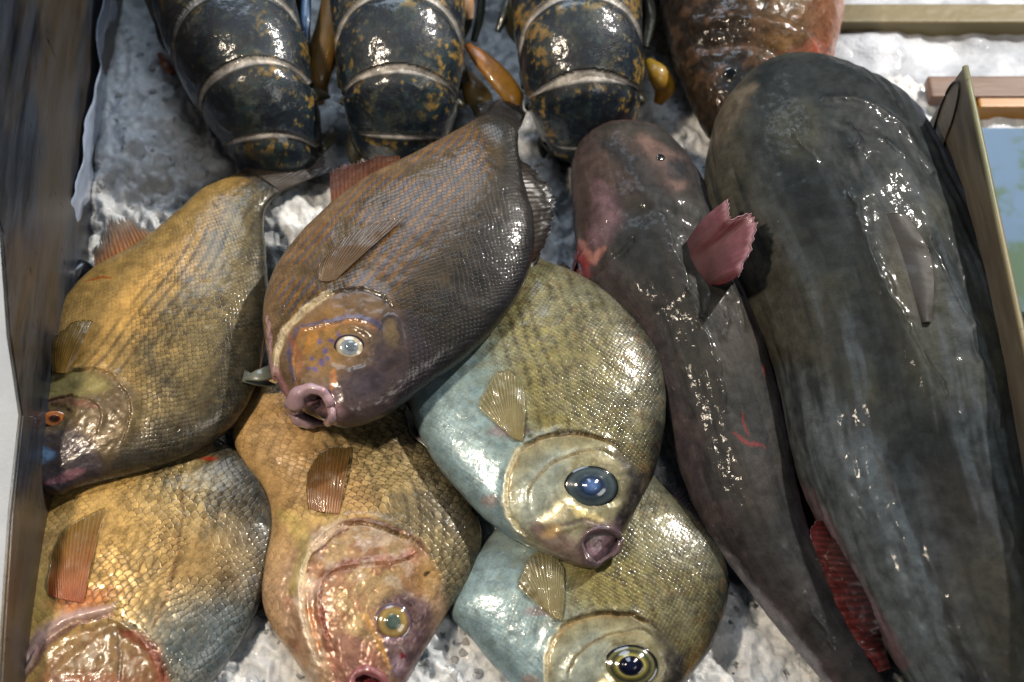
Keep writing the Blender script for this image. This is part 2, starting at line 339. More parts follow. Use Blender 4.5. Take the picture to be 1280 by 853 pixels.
b.paint(b.poly([(450,470),(480,395),(520,400),(540,470),(470,530),(430,540),(415,490)], 14)*.85, '29232a')
b.paint(b.blob(436, 500, 34, 28)*.6, '4a3d3c'); b.paint(b.blob(455, 478, 30, 20)*.7, '302a34')
b.paint(b.blob(404, 425, 32, 42, 30)*.6*(.4+n2), '8a652a')
for L, w, c in (([(366,480),(362,440),(372,415),(400,402),(440,396),(472,404),(482,412)], 3, '3c3a5c'), ([(370,470),(368,440),(378,420),(402,409),(440,402),(470,410)], 2.4, '8a5c2c'),
                ([(372,480),(374,450),(368,430),(360,412)], 4, '7c4c30'), ([(378,412),(392,418),(386,432),(378,440)], 3, '9a6a2a'), ([(416,462),(418,474),(414,486)], 3.5, 'b0703a')):
    b.paint(b.line(L, w)*.7, c)
for x, y, q in ((402,452,4.5),(405,438,4),(394,462,4),(412,425,3.5),(385,462,3),(422,417,3),(398,426,3),(388,446,3),(410,447,3)): b.paint(b.blob(x, y, q, soft=.5)*.75, '45447a')
b.paint(b.line([(352,492),(344,470),(349,436),(362,408),(385,385),(406,370),(424,362)], 3.4)*.8, 'b8a888')
b.paint(b.line([(335,455),(345,470),(352,490),(360,510)], 6)*.8, '9c7078'); b.paint(b.line([(333,400),(337,440),(345,462)], 3)*.7, 'a98c94')
b.paint(b.line([(418,364),(440,362),(470,366),(492,384)], 4)*.8, '2a2220')
b.paint(b.blob(490, 416, 9, 16, -10)*.6, '6b5a3c')
b.paint(b.line([(478,410),(482,400),(492,398),(500,412),(502,432)], 2)*.7, '1e1c1e')
b.paint(b.blob(421, 338, 15, 11, -40)*.8, '2a2220'); b.paint(b.blob(398, 508, 30, 22)*.8, '7b5f66')
b.step([(352,500),(344,470),(349,436),(362,408),(385,385),(406,370),(440,361),(474,368),(498,390)], 9, .0016, -1)
b.step([(368,480),(368,440),(378,418),(402,407),(440,400),(470,408)], 5, .0007, -1)
b.d += -.0016*b.blob(437, 435, 28, 25, soft=.2)
b.ridge([(478,424),(480,402),(492,396),(503,410),(504,436)], 2.5, .0006)
b.ridge([(420,470),(430,490),(436,515)], 6, .0008)
b.d += (n1-.5)*.0012+(n2-.5)*.0003*(1+2*head)-.010*b.blob(400, 508, 14, 17, 0, .4); b.paint(b.blob(400, 508, 12, 14), '3a2228')
b.msk[:, 0] = (1-head)*ss(.02, .1, b.t)*(1-.35*ss(-.2, -.9, b.s)); b.msk[:, 1] = .05
b.msk[:, 2] = .75+.25*ss(0, .5, b.s)
b.build('body', skin('bream_skin', 190, 222, .9, .0005, .42, .75, .06, .25, row=.0, micro=.0001, wet=.00025, rnd=.3), r)
D = b
eye(r, b, 437, 435, 22, 19, [(0,.0024,'7c8894'),(.3,.0024,'77838f'),(.50,.0021,'828a90'),(.56,.0018,'c4b8a2'),(.72,.0009,'b0a48e'),(.8,.0002,'231d20'),(.92,-.001,'3a2f38'),(1,-.003,'3a3036')],
    (9, 8, 2, -1, [(0,.0033,'5a6874'),(.6,.0030,'66737f'),(.95,.0020,'8a8f90'),(1,.001,'8a8f90')]), -.3)
# open mouth: a fleshy ring; shade painted into the hollow, darker with depth
def mouth(name, body, ring, radii, col, inner, depth, zf=0., press=.003):
    L = crclosed(ring, 48); R = crclosed(np.array(radii)[:, None], 48)[:, 0]
    P = np.array([body.hit(x, y, l, zf)[0] for x, y, l in L]); o = tube('lip', body.parent, P, R, FLESH, col, True, 16)
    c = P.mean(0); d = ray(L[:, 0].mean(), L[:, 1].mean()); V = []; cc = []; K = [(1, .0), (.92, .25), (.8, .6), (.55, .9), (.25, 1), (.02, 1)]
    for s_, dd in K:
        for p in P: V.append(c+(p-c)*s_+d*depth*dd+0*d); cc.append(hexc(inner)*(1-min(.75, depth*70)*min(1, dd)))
    mesh_obj('mouth_lining', V, gridfaces(len(K), 48, True).tolist(), FLESH, o, np.array(cc)); return o
mouth('mouth', b, [(376,492,.003),(390,486,.005),(403,490,.006),(413,505,.005),(415,522,.002),(408,529,.0),(398,527,.0),(386,527,.002),(374,523,.003),(369,508,.003)],
      [.0058,.0040,.0034,.0032,.0034,.003,.0034,.0058,.0068,.0070], 'a98d96', '4c2c32', .012)
fin('pectoral_fin', r, b, [(398,350,.0005),(408,352,.0015),(420,350,.0005)], [(404,322,.002),(450,282,.009),(512,268,.004)], '6a5136', '6c5c4c', 9, rag=.02, bulge=.003, raydark=.5)
fin('anal_fin', r, b, [(500,205,-.004),(455,232,-.004),(414,262,-.004)], [(500,192,.0),(455,196,.0),(412,210,.0)], '7d4a2c', '4a2f26', 10, zf=.022, rag=.05)
fin('dorsal_fin', r, b, [(640,196,-.002),(655,235,-.003),(667,285,-.003),(664,335,-.004)], [(655,200,-.002),(694,236,.0),(692,278,-.002),(672,330,-.004)], '3b3128', '1f1c1b', 14, zf=.03, rag=.09)
fin('tail_fin', r, b, [(604,148,-.002),(625,152,.0),(648,166,-.002)], [(596,130,0),(630,122,0),(660,136,0)], '2a2722', '17181c', 12, zf=.02, rag=.05)
tube('pelvic_fin', r, onb(b, [(338,465),(322,470),(304,474)], .0, .012), [.006,.0055,.001], FLESH, '6f7468', flat=.25)

# ------------------------------------------------------------------ silver fish (two, one below the other)
def silver(rt, pairs, z0, off, eyec, fins, gu, gs, full=True):
    b = flat_body(pairs, z0, gu=gu, gs=gs, N=340, M=270, k=.85); ox, oy = off; S = lambda L: [(q[0]+ox, q[1]+oy, *q[2:]) for q in L]
    n1, n2, n3 = b.n(50), b.n(220, 3, 5), b.n(700, 3, 9)
    b.col[:] = hexc('7c7446')
    b.paint(ss(-.02, -.5, b.s+.2*(n1-.5))*.85, '748b8e'); b.paint(ss(-.3, -.8, b.s+.2*(n2-.5))*.6, '7b929c')
    b.paint(ss(.05, .8, b.s+.3*(n1-.5))*.85, '4c4a38'); b.paint(ss(.74, .96, b.s+.1*(n1-.5)), '22231f'); b.paint(ss(.6, .9, b.s)*(1-ss(.9,.97,b.s))*ss(.3, .15, b.t)*.5, 'a9854a')  # dark back; gold highlight near its edge painted into the colour
    b.paint(ss(.45, .9, b.t)*.6, '787862')
    bars = ss(.1, .9, .5+.5*np.cos(b.uv[:, 0]*2*np.pi/.0125+1.5*(n1-.5)))*ss(-.7, -.2, b.s)*(1-ss(.75, .95, b.s))*ss(.3, .4, b.t)
    b.paint(bars*.35*(.5+n2), '6b6142')
    b.paint(ss(.60, .68, n2)*ss(-.4, 0, b.s)*.4, '5a4226')
    rows = ss(.55, .95, .5+.5*np.cos(b.uv[:, 1]*2*np.pi/.0098+5*(n1-.5)+1.5*(n2-.5)))*ss(-.5, -.15, b.s)*(1-ss(.8, .92, b.s))*ss(.3, .36, b.t)*(.5+.5*ss(.3, .7, .5+.5*np.cos(b.uv[:, 0]*2*np.pi/.0046))); b.paint(rows*.65*ss(.25, .6, fbm(b.P, 30, 3, 44)), '2f2b1a')
    b.paint(ss(.5, .62, fbm(b.P, 35, 4, 66))*.3*ss(-.4, .2, b.s), '6a6a5a')
    hd = b.poly(S([(640,575),(660,552),(700,543),(745,548),(780,575),(800,600),(800,660),(780,715),(700,720),(655,680),(636,640)]), 6)
    b.paint(hd*.9, '8b866a')
    b.paint(b.poly(S([(655,590),(690,565),(710,580),(700,620),(660,660),(645,630)]), 12)*.6, '828f8c')
    b.paint(b.poly(S([(765,560),(800,590),(810,600),(800,680),(775,690),(765,650),(782,610)]), 9)*.95, '2f2c2c')
    b.paint(b.poly(S([(700,545),(750,540),(785,555),(800,575),(770,575),(745,560)]), 10)*.6, '514a34')
    b.paint(b.line(S([(637,625),(640,590),(655,562),(690,548),(735,546),(765,556)]), 3.2)*.6, '7a6030')
    b.paint(b.line(S([(655,553),(690,544),(735,543),(765,553),(778,570)]), 2.6)*.75, '2c2616')
    b.paint(b.line(S([(648,560),(637,590),(633,625),(638,650),(655,668)]), 3)*.8, 'd3c9a6')
    b.paint(b.line(S([(664,620),(668,600),(685,585),(715,570),(745,566)]), 3)*.5, '7a6434')
    b.paint(b.line(S([(680,655),(700,640),(712,628)]), 7)*.9, 'e6d9b4'); b.paint(b.line(S([(712,634),(735,645),(752,648)]), 5)*.8, 'dcc88e')
    b.paint(b.line(S([(668,660),(700,680),(740,705)]), 13)*.75, '6b5354'); b.paint(b.blob(755+ox, 680+oy, 28, 26)*.9, '6e5564')
    b.paint(b.line(S([(700,658),(725,650),(752,656),(770,668)]), 3.5)*.8, '4b4040'); b.paint(b.blob(690+ox, 664+oy, 13, 8, -20)*.6, 'a98a58')
    b.paint(b.blob(615+ox, 628+oy, 10, 8)*.4, 'a06a50'); b.paint(b.blob(634+ox, 539+oy, 24, 7, -5)*.6, '6f5258')
    b.step(S([(660,673),(640,655),(633,625),(637,590),(652,560),(690,545),(735,544),(770,558)]), 9, .0018, -1)
    b.step(S([(662,640),(664,610),(682,586),(712,570),(750,562),(772,576)]), 7, .0010, -1)
    b.ridge(S([(700,664),(730,655),(762,664)]), 4, .0012); b.ridge(S([(680,655),(700,640),(712,628)]), 7, .0012)
    b.d += -.0018*b.blob(eyec[0], eyec[1], 38, 29, soft=.2)+.0008*b.blob(eyec[0], eyec[1], 52, 42, soft=.3)
    b.d += (n1-.5)*.0015+(n2-.5)*.0003+(n3-.5)*.00012*hd
    b.msk[:, 0] = (1-hd)*(.25+.75*ss(-.55, .0, b.s))*ss(.02, .1, b.t); b.msk[:, 1] = .18*(1-ss(.7, .95, b.s))+.3*ss(.35, .15, b.t)*ss(.4, .7, b.s)*(1-ss(.88, .97, b.s))
    b.msk[:, 1] += .35*b.line(S([(680,655),(700,640),(712,628)]), 9)+.3*b.line(S([(712,634),(735,645),(752,648)]), 7)
    b.build('body', skin('silver_skin', 215, 250, .7, .0004, .36, .8, .08, .3, wet=.0003, micro=.0001, rnd=.3), rt)
    prof = [(0,.0045,'33435c'),(.42,.0038,'2c3a50'),(.52,.0034,'3e4a56'),(.60,.0028,'3a4650'),(.78,.0016,'4c585c'),(.90,.0008,'2a3034'),(.94,.0003,'14171a'),(.97,.0,'16181a'),(1,-.003,'262420')]
    if not full: prof = [(0,.0045,'0c1022'),(.42,.004,'0d1226'),(.47,.0036,'a8a060'),(.55,.0030,'6f6a34'),(.66,.002,'2c3230'),(.80,.0010,'737048'),(.86,.0004,'1c1f22'),(.95,.0,'16181a'),(1,-.003,'262420')]
    eye(rt, b, eyec[0], eyec[1], 35, 27, prof, (12, 10, 0, 0, [(0,.006,'5d7ab0' if full else '141a36'),(.5,.0057,'506c9e' if full else '10142a'),(1,.0042,'2b3c60' if full else '0c0f1e')]), 0, .0005)
    fin('pectoral_fin', rt, b, S([(632,540,.0005),(642,548,.0018),(654,552,.001)]), S([(596,508,.001),(612,472,.003),(636,460,.0035),(654,482,.003),(657,512,.002)]), '857848', '8f8862', 12, rag=.01, bulge=.0012, raydark=.35)
    return b
r = root('silver_bream', 'upper silver blue fish with a big bluish eye and purple lips, below the dark bream', 'fish', 680, 500, .0, 'fish lying on the ice')
b = silver(r, [(776,672,742,712,8),(790,648,700,699,14),(805,620,652,678,19),(818,590,610,651,23),(828,550,572,613,26),(832,500,537,568,28),(826,450,514,515,29),(802,408,510,465,28),
        (766,372,522,415,25),(722,345,545,370,20),(677,325,565,330,13),(640,290,582,295,8),(615,262,575,268,6)], .0, (0, 0), (739, 609), None, -.004, .0)
mouth('mouth', b, [(728,676,.003),(738,664,.005),(754,660,.006),(768,664,.005),(775,676,.003),(770,690,.002),(757,698,.002),(744,706,.002),(736,700,.002),(730,688,.002)], [.0014,.0016,.0022,.0026,.0026,.0022,.0018,.0030,.0034,.0018], '5e4c52', '8a7484', .004)
fin('dorsal_fin', r, b, [(690,333,-.002),(740,358,-.002),(785,388,-.002),(815,428,-.003)], [(705,330,0),(752,353,0),(796,384,0),(822,425,0)], '2a2622', '171616', 16, zf=.0, rag=.12)
fin('tail_fin', r, b, [(575,270,0),(595,266,0),(612,264,0)], [(540,235,0),(580,215,0),(620,220,0)], '4d4a40', '33312c', 12, zf=-.01)
tube('pelvic_fin', r, onb(b, [(508,515),(520,540),(536,560)], .0, -.012), [.002,.005,.001], FLESH, '5c5a58', flat=.3)
r = root('silver_bream', 'lower silver blue fish with a yellow ringed black eye, partly under the upper silver fish', 'fish', 740, 760, -.03, 'fish lying on the ice')
b = silver(r, [(828,892,790,935,8),(846,868,748,922,14),(868,840,700,898,19),(890,808,655,872,23),(906,765,622,838,26),(911,725,590,800,28),(900,685,563,765,28),(872,650,576,718,27),
        (836,615,598,690,23),(798,580,630,650,18),(757,550,665,610,13),(725,520,680,570,8),(705,500,680,530,6)], -.034, (49, 224), (788, 833), None, .0, .0, False)
fin('dorsal_fin', r, b, [(838,620,-.002),(868,650,-.002),(893,690,-.002),(905,730,-.003)], [(850,605,0),(882,640,0),(909,690,0),(914,740,0)], '2c2730', '15161a', 16, zf=-.034, rag=.10)
fin('tail_fin', r, b, [(680,530,0),(692,520,0),(704,505,0)], [(650,500,0),(670,480,0),(700,470,0)], '4d4a40', '33312c', 12, zf=-.04)

# ------------------------------------------------------------------ golden fish
GOLD = dict(edge=.85, bump=.0007, rough=.36, coat=.75, crough=.08, var=.3, wet=.0003, micro=.0001, rnd=.35)
def golden(pairs, z0, gu, gs, tone=('9c8050', '74684c', '3e3e3a'), N=320, M=270):
    b = flat_body(pairs, z0, gu=gu, gs=gs, N=N, M=M, k=.86); b.n1, b.n2, b.n3 = b.n(45), b.n(220, 3, 5), b.n(14, 3, 8)
    b.col[:] = hexc(tone[0]); b.paint(ss(-.35, .3, b.s+.5*(b.n1-.5)), tone[1]); b.paint(ss(.25, 1., b.s+.6*(b.n1-.5))*.85, tone[2]); b.paint(ss(.5, .62, fbm(b.P, 28, 4, 55))*ss(-.5, .6, b.s)*.5, '33322c')
    rows = ss(.5, .95, .5+.5*np.cos(b.uv[:, 1]*2*np.pi/.0092+2*(b.n1-.5)))*ss(-.6, -.2, b.s)*(1-ss(.8, .95, b.s)); b.paint(rows*.6*ss(.3, .6, b.n1), '3c3220')
    b.d += (b.n1-.5)*.0016+(b.n2-.5)*.0003; b.msk[:, 0] = .35+.65*ss(-.7, -.1, b.s); b.msk[:, 1] = .05+.2*ss(-.2, .6, b.s); return b
r = root('golden_perch', 'golden brown fish against the steel wall with an orange eye and tail under a lobster', 'fish', 200, 420, -.01, 'fish lying on the ice')
b = golden([(70,622,14,600,9),(98,608,22,560,15),(138,597,35,515,19),(190,584,48,470,23),(246,563,62,425,26),(291,530,80,378,27),(318,485,113,342,27),(331,430,160,313,25),(335,375,198,288,21),
            (333,322,226,262,16),(330,286,250,240,12),(331,264,272,228,9),(340,250,292,219,7),(352,240,310,210,5)], -.004, -.004, .0, ('a8864a', '6e603e', '2f302c'))
b.paint(ss(.62, .75, b.n1)*ss(-.5, .3, b.s)*.4, '4b4634'); b.paint(ss(.4, .0, b.t)*ss(-.2, .8, b.s)*.7, '403c38')
hd = b.poly([(55,470),(110,462),(150,475),(175,500),(150,560),(110,612),(20,640),(10,520)], 10)
b.paint(hd*.85, '5c4e3a'); b.paint(b.poly([(60,470),(110,465),(140,485),(60,500)], 7)*.7, '7c7648'); b.paint(b.line([(55,505),(90,500),(125,510)], 4)*.8, '6b4a3c')
b.paint(b.poly([(40,550),(100,540),(130,600),(60,620),(30,610)], 12)*.85, '35313a'); b.paint(b.line([(55,606),(80,598),(105,590)], 4)*.7, '7a5560'); b.paint(b.blob(52, 568, 15, 9)*.9, '5c7a9c')
b.paint(ss(.88, .96, b.t+.03*(b.n1-.5))*.95, '35322e'); b.paint(b.line([(55,330),(100,352),(140,348)], 3)*0, 'a05a20'); b.paint(b.line([(104,352),(125,346),(143,348)], 1.6), 'a0561e')
b.step([(60,480),(100,462),(135,466),(155,485),(165,515),(150,560)], 9, .0016, -1); b.step([(50,505),(95,495),(125,510),(120,545)], 6, .001, -1)
b.d += -.0012*b.blob(69, 524, 26, 16, soft=.2)+.0008*hd*(b.n2-.5)
b.msk[:, 2] = 1-.6*hd; b.msk[:, 0] *= (1-hd); b.msk[:, 0] = np.maximum(b.msk[:, 0], .5*(1-hd)*ss(.1, .2, b.t))
b.build('body', skin('golden_skin_fine', 190, 215, row=.0, **{**GOLD,'bump':.00045,'edge':.75}), r)
eye(r, b, 69, 524, 19, 12, [(0,.002,'3a1e14'),(.3,.002,'4a2618'),(.42,.0016,'b8672e'),(.7,.001,'c07a3e'),(.82,.0004,'5a2d1c'),(1,-.002,'4a3a2c')], (6, 4, 0, 0, [(0,.0026,'2a1812'),(1,.0018,'3a2016')]), -.1)
fin('pectoral_fin', r, b, [(62,462,.002),(72,466,.004),(84,466,.002)], [(56,430,.006),(90,402,.012),(118,398,.006)], '94702a', '6b5a2c', 9, rag=.02, bulge=.003, raydark=.25)
fin('anal_fin', r, b, [(198,294,-.003),(160,313,-.003),(118,342,-.004)], [(184,288,.0),(142,262,.004),(118,300,.002)], 'b8702e', '8f8474', 10, zf=-.012, rag=.15)
fin('tail_fin', r, b, [(308,212,.0),(330,224,.002),(352,240,.0)], [(362,182,.0),(398,180,.004),(418,212,-.002)], '4a4238', '34363c', 12, zf=-.012, rag=.04, raydark=.3)
tube('dorsal_spine', r, onb(b, [(345,482),(326,478),(304,470)], .002, .0), [.001,.004,.005], FLESH, '55584e', flat=.35)

r = root('golden_perch', 'golden fish at the bottom left corner with large bright scales and a raised gill edge', 'fish', 190, 700, -.03, 'fish lying on the ice')
b = golden([(150,960,60,975,12),(196,925,20,935,18),(240,882,0,892,23),(280,834,-8,836,26),(312,782,-6,780,27),(335,725,4,725,27),(346,672,22,680,26),(342,625,45,640,23),(322,586,92,600,19),
            (292,562,150,577,15),(262,540,196,558,10),(250,515,215,530,7)], -.03, -.004, .0, ('aa8c54', '9c8a60', '48525a'), N=300)
b.paint(b.blob(180, 700, 120, 70)*.35, 'c49a58'); b.paint(ss(.6, .72, b.n1)*ss(-.2, .5, b.s)*.6, '4c4c40'); b.paint(b.blob(250, 800, 70, 60)*.6, '5c6a70')
b.paint(b.line([(225,600),(228,660),(210,740),(190,790)], 2.2)*.7, '5a3c22')
g = b.poly([(50,853),(70,810),(110,785),(140,780),(175,800),(198,830),(205,870),(180,960),(60,960)], 7)
b.msk[:, 2] = 1-.5*g; b.d += g*(fbm(b.P, 200, 3, 41)-.5)*.002; b.paint(g*.9, '7c6244'); b.paint(ss(.5, .62, fbm(b.P, 60, 4, 88))*g*.5, '74503a'); b.paint(ss(.54, .64, fbm(b.P, 80, 4, 89))*g*.4, 'b0a498'); b.paint(b.blob(120, 855, 70, 14)*.5, '7d3f2e'); b.paint(b.line([(150,790),(185,808),(202,840),(205,870)], 7)*.8, '7c4030')
b.paint(b.line([(20,853),(45,810),(80,775),(110,768),(138,760)], 9)*.9, 'a48a88'); b.paint(b.line([(30,853),(60,806),(95,784),(140,768)], 3)*.8, '6a4a48'); b.paint(b.blob(100, 748, 42, 14, -10)*.75, 'a35a32')
b.paint(b.blob(45, 740, 24, 40)*.4, '9c8e50'); b.paint(b.line([(145,800),(150,830),(150,853)], 2.5)*.7, '4a3a34'); b.paint(b.blob(258, 573, 12, 3, 5)*.8, 'b03a2c')
b.step([(24,853),(45,815),(80,785),(118,776),(140,770),(175,794),(198,826),(206,870)], 9, .0026, 1)
b.ridge([(15,853),(40,812),(75,780),(110,768),(140,759)], 6, .0028); b.ridge([(145,790),(150,820),(148,860)], 4, -.0012); b.ridge([(60,853),(100,815),(140,790)], 7, .001)
b.msk[:, 0] = np.maximum(b.msk[:, 0], .6)*(1-g)*(1-b.line([(20,853),(45,810),(80,775),(138,760)], 10)); b.msk[:, 1] = .28*ss(-.5, .2, b.s)*(1-g)
b.build('body', skin('golden_skin_large', 132, 150, row=.0, **{**GOLD, 'bump': .0008, 'edge': .75, 'rough': .32, 'var': .3}), r)
fin('pectoral_fin', r, b, [(60,744,.0005),(82,750,.003),(104,754,.001)], [(66,690,.001),(84,658,.003),(131,634,.003)], '9a4a22', '8c7034', 10, rag=.0, bulge=.002, raydark=.2)
fin('dorsal_fin', r, b, [(338,606,-.002),(345,650,-.002),(342,700,-.002),(328,745,-.003)], [(349,608,0),(356,650,.002),(347,705,0),(330,750,-.002)], '5a5448', '6d6a60', 14, zf=-.03, rag=.06)
fin('tail_fin', r, b, [(216,532,0),(232,524,0),(249,516,0)], [(190,500,0),(220,480,0),(260,480,0)], '6a5a3a', '4a4438', 12, zf=-.04)

r = root('golden_perch', 'golden fish with an open red gill and yellow eye, mouth down at the bottom edge', 'fish', 450, 680, -.02, 'fish lying on the ice')
b = golden([(492,872,425,905,10),(512,846,398,872,17),(535,805,372,830,21),(562,762,343,790,24),(590,720,328,750,26),(603,672,331,705,26),(590,632,340,662,25),(567,594,333,618,24),(541,556,308,583,23),
            (515,515,291,545,21),(482,480,305,505,17),(442,440,332,462,12),(415,405,358,425,8)], -.024, -.006, .0, ('ae8c5c', '98855c', '504f42'))
b.paint(ss(.55, .3, b.t)*ss(-.4, -.8, b.s)*.5, 'a88c78'); b.paint(ss(.62, .75, b.n1)*.3, '8a6c3c')
hd = b.poly([(352,720),(372,680),(400,655),(440,650),(490,668),(530,690),(548,720),(560,790),(520,870),(440,905),(390,860),(355,790)], 7)
b.paint(hd*.9, '9c8068')
b.paint(b.poly([(395,690),(430,660),(480,668),(520,690),(500,706),(440,704),(400,725)], 7)*.8, '98805e'); b.paint(b.poly([(420,745),(440,715),(500,700),(525,720),(520,770),(470,800),(430,790)], 8)*.8, 'a38a62')
b.paint(b.line([(520,690),(490,702),(440,706),(405,722),(396,742)], 7)*.6, '6e3028'); b.paint(b.line([(400,720),(395,750),(405,790),(420,840)], 8)*.6, '84452f'); b.paint(b.line([(384,740),(388,780),(398,815)], 4)*.8, 'c07a40')
b.paint(b.line([(402,735),(404,775),(416,815)], 3)*.8, '5a1c1a'); b.paint(ss(.5, .62, fbm(b.P, 70, 4, 88))*hd*.5, '8a5a44'); b.paint(ss(.54, .64, fbm(b.P, 90, 4, 89))*hd*.45, 'c0b0a0'); b.paint(b.line([(427,648),(400,672),(382,705),(376,745),(384,790),(400,830)], 5)*.8, 'cdb9a2'); b.paint(b.line([(433,660),(395,690),(386,715)], 1.6)*.9, '5a3a2c')
b.paint(b.poly([(420,800),(450,795),(470,820),(490,870),(420,880)], 7)*.7, '84584e'); b.paint(b.poly([(450,845),(468,838),(480,853),(480,890),(440,890)], 4), '5a1418')
b.paint(b.poly([(480,745),(530,750),(540,790),(520,850),(495,850),(470,800)], 8)*.85, '55424c'); b.paint(b.blob(498, 832, 9, 12)*.8, '97808a'); b.paint(b.blob(503, 818, 4, 4), '5a1420')
b.paint(b.blob(536, 722, 14, 24, -8)*.7, 'a8844c'); b.paint(b.line([(530,722),(538,716)], 2), '2a1c14'); b.paint(b.line([(430,652),(480,655),(520,676),(535,690)], 3.5)*.8, '5c3626')
b.paint(b.line([(350,640),(372,660),(380,690),(366,740)], 9)*.4, 'a0984c'); b.paint(b.blob(452, 605, 1, 1)*0, 'a0984c'); b.paint(b.line([(455,770),(470,800),(488,835)], 4)*.7, 'b98a4a')
b.paint(b.blob(400, 640, 30, 20)*.4, 'b8a060')
b.step([(400,835),(384,795),(376,745),(384,700),(402,672),(432,654),(482,660),(522,682)], 9, .0024, -1)
b.step([(416,815),(402,775),(401,735),(420,714),(460,707),(500,702),(524,690)], 7, .0018, -1); b.ridge([(384,740),(388,780),(400,820)], 4, .0012); b.ridge([(430,655),(402,675),(386,705)], 4, .0012)
b.ridge([(448,845),(455,800),(480,790)], 6, -.0018); b.ridge([(470,800),(485,830),(490,860)], 6, .0016); b.ridge([(425,800),(428,830),(440,860)], 7, .0018)
b.d += -.0015*b.blob(490, 776, 28, 28, soft=.2)+.0008*b.blob(536, 722, 15, 26, soft=.3)
b.d += hd*(fbm(b.P, 300, 3, 31)-.5)*.0012; b.msk[:, 2] = 1-.45*hd
b.msk[:, 0] = np.maximum(b.msk[:, 0], .45)*(1-hd)+.5*b.poly([(420,745),(440,715),(500,700),(525,720),(520,770),(470,800),(430,790)], 8); b.msk[:, 1] += .15*hd
b.build('body', skin('golden_skin_broad', 128, 146, row=.0, **{**GOLD, 'bump': .0007, 'edge': .85, 'rough': .34}), r)
eye(r, b, 491, 778, 24, 24, [(0,.003,'5f6a60'),(.36,.003,'5f6a60'),(.42,.0026,'8c7846'),(.62,.002,'a08a58'),(.76,.0012,'80643a'),(.84,.0004,'6a5a66'),(.95,.0,'4c4050'),(1,-.003,'4a3a40')], (9, 9, 0, 0, [(0,.0038,'56645e'),(.8,.0034,'4a5a54'),(1,.0024,'6c6a48')]))
mouth('mouth', b, [(440,850,.006),(450,838,.008),(464,838,.008),(480,850,.006),(484,868,.004),(462,880,.003),(444,872,.004)], [.003,.0034,.0034,.003,.003,.003,.003], '8e5558', '4a1014', .008)
fin('pectoral_fin', r, b, [(385,636,.001),(402,640,.003),(424,642,.001)], [(384,590,.001),(404,558,.003),(440,556,.003)], '9a6230', '6d5830', 9, rag=.01, bulge=.003, raydark=.3)
fin('tail_fin', r, b, [(360,422,0),(385,414,0),(412,406,0)], [(330,390,0),(370,370,0),(410,375,0)], '6a5a3a', '4a4438', 12, zf=-.04)
# ------------------------------------------------------------------ the two big catfish, seen from above
def cat_body(pairs, z0, gu, N=380, M=260, k=.95, h=1.):
    K = np.array([(a, b_, c, d, T*h) for a, b_, c, d, T in pairs]); b = flat_body([(c, d, a, b_, T) for a, b_, c, d, T in K], z0, gu=gu, N=N, M=M, Mb=50, k=k); return b   # s=+1 right flank
CAT = dict(fu=1, fv=1, edge=0, bump=0, rough=.5, coat=.8, crough=.05, spec=.1, patchy=.51, var=0, sub=.08, micro=.00018, mscale=300, wet=.00032, wscale=150)
r = root('catfish', 'slimmer dark catfish with a pinkish snout and a small red fin on its back', 'catfish', 860, 450, -.01, 'catfish lying side by side')
b = cat_body([(756,158,795,156,16),(737,166,830,168,26),(721,190,862,200,34),(714,225,885,240,39),(716,275,905,285,42),(724,330,922,335,44),(745,375,940,385,44),(785,420,958,435,42),(812,480,975,495,40),
              (835,545,988,555,37),(858,610,998,615,34),(888,670,1012,670,30),(930,728,1035,722,26),(975,785,1065,780,22),(1020,840,1095,835,18),(1070,905,1128,895,15),(1110,950,1150,940,12)], .004, -.045)
n1, n2, n3 = b.n(22, 5), b.n(90, 4, 4), b.n(320, 3, 6)
b.col[:] = hexc('2e2e2c'); b.paint(ss(.5, .7, n1)*.7, '3c3833'); b.paint(ss(.5, .3, n1)*.6, '161819'); b.paint(ss(-.45, -.95, b.s)*.8, '463e40'); b.paint(ss(.6, 1, b.s)*.6, '403a3e')
sk = b.streak(7, 70, 3); b.paint(ss(.35, .9, b.t)*.35*(.5+n2), '2a2830'); b.paint(ss(.52, .68, sk)*.45, '343034'); b.paint(ss(.46, .34, sk)*.6, '1e1f22'); b.d += (sk-.5)*.0008; b.paint(ss(.55, .62, n2)*ss(-.2,-.8,b.s)*.3, '544644')
b.paint(ss(.10, .01, b.t)*.7, '684844'); b.paint(b.poly([(720,200),(735,180),(800,172),(850,195),(860,240),(800,260),(740,300),(718,290)], 16)*.6, '463833')
b.paint(b.line([(757,180),(790,205),(820,240),(845,262)], 11)*.85, '232426'); b.paint(b.line([(800,175),(840,205),(850,235)], 11)*.9*.8, '5e4a44'); b.paint(b.blob(848, 212, 16, 12, 20)*.9, '1c1e22'); b.paint(b.blob(800, 290, 50, 50)*.7, '27292a')
b.paint(b.line([(745,230),(760,270),(735,310)], 14)*.5, '70565e'); b.paint(b.blob(724, 335, 14, 26)*.9, '8c3c40'); b.paint(b.line([(722,300),(740,322),(752,310)], 5)*.8, '9c7068')
for L in ([(955,455),(958,470)], [(930,515),(936,545)], [(952,385),(958,398)], [(915,545),(955,560)]): b.paint(b.line(L, 1.6)*.55, '7a2426')
b.paint(b.line([(880,665),(930,730),(975,785),(1040,860)], 9)*.6, '86858c'); b.paint(ss(.8, 1, b.s)*ss(.3,.6,b.t)*.4, '5a4044')
b.d += (n1-.5)*.005+(n2-.5)*.0010+(n3-.5)*.0001
b.ridge([(770,170),(800,230),(845,330),(875,420),(905,520),(950,640),(1010,760)], 14, .002)
b.ridge([(735,330),(770,275),(830,268),(895,300)], 11, -.0016); b.ridge([(735,312),(768,250),(830,244),(895,270)], 13, .0012); b.ridge([(745,345),(790,300)], 4, -.002)
b.step([(718,330),(740,300),(775,262)], 10, .0016, 1)
b.msk[:, 2] = .35
